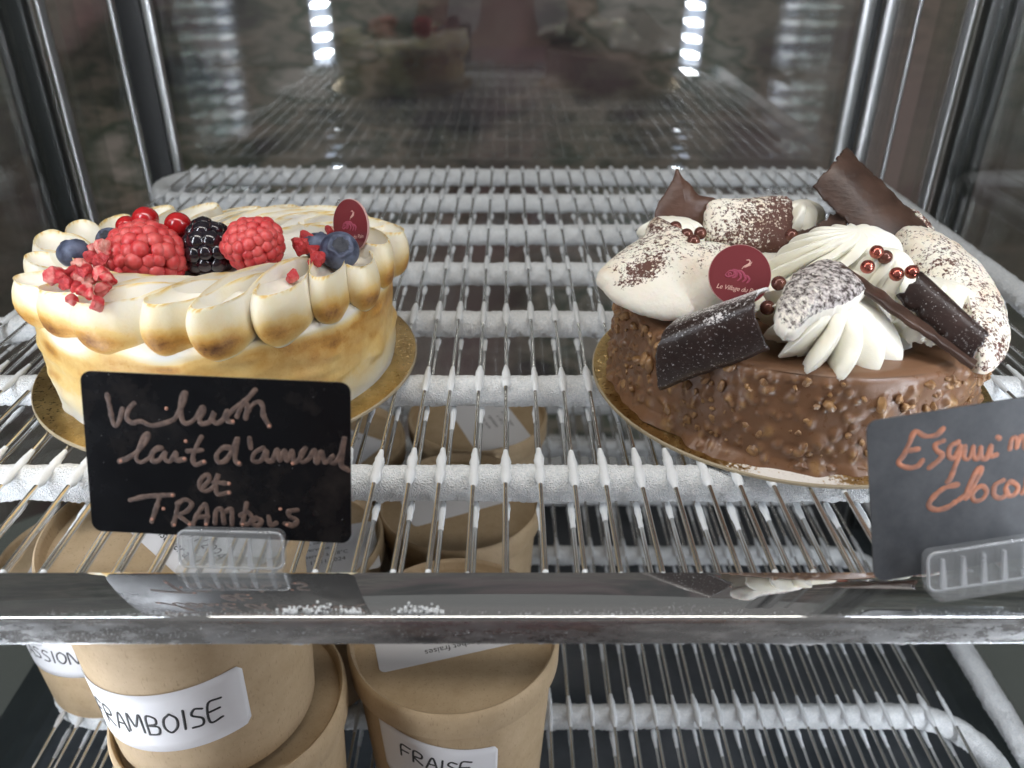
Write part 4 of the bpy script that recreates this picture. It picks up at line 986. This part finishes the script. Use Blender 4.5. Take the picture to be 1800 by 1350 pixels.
lid_label(t, math.radians(-42), (.010, .004), [('ingénieux', 1.), ('La magasin', .9), ('Nuit 9, 131', .9), ('DLC 17/11/2024', 1.15), ('A conserver à -18', 1.)], .072, .044, .0058)
t = tub(-.1330, .3960, ZS, 'cardboard tub standing behind the FRAMBOISE stack', scale=1.12); lid_label(t, math.radians(14), (.016, -.008), TXT, .064, .040)
t = tub(-.1300, .5120, ZS, 'rear cardboard tub in the row behind the FRAMBOISE stack', scale=1.08); lid_label(t, math.radians(-30), (.0, .0), TXT, .064, .040)
t = tub(-.2610, .3950, ZS, 'cardboard tub marked PASSION at the far left', scale=1.02); side_label(t, 'PASSION', math.radians(-150), math.radians(-68), .040, .076, .002, .0100, 0., .66); lid_label(t, math.radians(8), (.004, -.010), TXT, .066, .040)

# ================================================================== photographer standing before the case (seen as a faint reflection in the rear glass)
m = Mat('skin', (.55, .34, .26), .5, Subsurface_Weight=.1, Subsurface_Scale=.01); m.set('Base Color', m.mix(m.rng(m.noise(30, 3), .3, .7), (.62, .39, .30), (.72, .48, .38))); MT['skin'] = m.m
m = Mat('mauve_shirt', (.42, .24, .27), .85); m.set('Base Color', m.mix(m.rng(m.noise(9, 4), .3, .7), (.52, .30, .33), (.66, .42, .44))); m.bump(m.noise(14, 3), .5, .02); MT['shirt'] = m.m
m = Mat('dark_hair', (.03, .02, .015), .6); m.bump(m.noise(60, 3, .5, (4, 4, .5)), .6, .01); MT['hair'] = m.m
m = Mat('blue_jeans', (.045, .05, .06), .85); m.bump(m.noise(200), .2, .002); MT['jeans'] = m.m
m = Mat('phone_shell', (.02, .02, .024), .25); m.bump(m.noise(30), .02, .0005); MT['phone'] = m.m
def skinned(name, chains, mat, parent, root=0, sub=2):
    V, E_, R = [], [], []; idx = {}
    for ch in chains:
        prev = None
        for p, r in ch:
            k = tuple(round(q, 5) for q in p)
            if k not in idx: idx[k] = len(V); V.append(p); R.append(r)
            if prev is not None: E_.append((prev, idx[k]))
            prev = idx[k]
    me = bpy.data.meshes.new(name); me.from_pydata(V, E_, []); o = bpy.data.objects.new(name, me); C.objects.link(o); o.parent = parent
    md = o.modifiers.new('skin', 'SKIN'); md.use_smooth_shade = True
    for i, sv in enumerate(me.skin_vertices[0].data):
        sv.radius = R[i] if isinstance(R[i], tuple) else (R[i], R[i]); sv.use_root = (i == root)
    md = o.modifiers.new('smooth', 'SUBSURF'); md.levels = sub; md.render_levels = sub
    me.materials.append(MT[mat]); return o
pr = thing('person', 'person in mauve shirt holding up a phone, a faint reflection in the rear glass', 'person', (0, 0, 0))
PY = -.36; pel = (.0, PY, -.62)
body = [[(pel, (.13, .08)), ((0, PY, -.48), (.14, .09)), ((0, PY - .01, -.30), (.175, .12)), ((0, PY, -.13), (.17, .11)), ((0, PY, -.03), (.07, .065)), ((0, PY + .015, .05), (.055, .06)), ((0, PY + .03, .13), (.07, .085)), ((0, PY + .03, .21), (.075, .095)), ((0, PY + .02, .27), (.05, .065))]]
for sx in (-1, 1):
    body.append([((0, PY, -.13), (.17, .11)), ((sx * .17, PY, -.09), .065), ((sx * .235, PY + .02, -.22), .052), ((sx * .215, PY + .11, -.325), .046), ((sx * .17, PY + .22, -.10), .040), ((sx * .125, PY + .30, .10), .027), ((sx * .105, PY + .325, .155), (.024, .038))])
    body.append([(pel, (.13, .08)), ((sx * .09, PY, -.74), .08), ((sx * .10, PY + .01, -1.08), .062), ((sx * .10, PY - .02, -1.42), .04), ((sx * .10, PY + .09, -1.46), .035)])
skinned('body', body, 'skin', pr)
shirt = [[((0, PY, -.50), (.172, .120)), ((0, PY, -.42), (.166, .116)), ((0, PY - .01, -.30), (.188, .133)), ((0, PY, -.13), (.182, .124)), ((0, PY, -.055), (.09, .085))]]
for sx in (-1, 1): shirt.append([((0, PY, -.13), (.182, .124)), ((sx * .17, PY, -.09), .082), ((sx * .225, PY + .015, -.20), .07)])
skinned('shirt', shirt, 'shirt', pr)
skinned('trousers', [[((0, PY, -.50), (.166, .114)), ((0, PY, -.68), (.18, .12))]] + [[((0, PY, -.68), (.18, .12)), ((sx * .09, PY, -.78), .105), ((sx * .10, PY + .01, -1.08), .078), ((sx * .10, PY - .02, -1.40), .062)] for sx in (-1, 1)], 'jeans', pr)
skinned('hair', [[((0, PY - .01, .17), (.078, .085)), ((0, PY, .24), (.082, .095)), ((0, PY + .01, .285), (.06, .075))]], 'hair', pr)
for sx in (-1, 1):
    for k, (L_, dz) in enumerate(((.9, .024), (1.0, .008), (.95, -.009), (.75, -.025))):
        x = sx * .103; skinned('finger', [[((x, PY + .33, .165 + dz), .0088), ((x - sx * .006, PY + .352, .180 + dz), .0085), ((x - sx * .022, PY + .357, .185 + dz), .008), ((x - sx * (.022 + .016 * L_), PY + .354, .186 + dz), .0072)]], 'skin', pr)
    skinned('thumb', [[((sx * .100, PY + .325, .150), .0100), ((sx * .088, PY + .318, .168), .0095), ((sx * .068, PY + .328, .180), .0088)]], 'skin', pr)
ph = thing('phone', 'dark phone held sideways by the reflected person', 'phone', (0, -.012, .2)); ph.rotation_euler = (-PITCH, 0, 0)
obj('shell', *bbox(-.078, .078, -.005, .003, -.037, .037, .003), 'phone', ph)
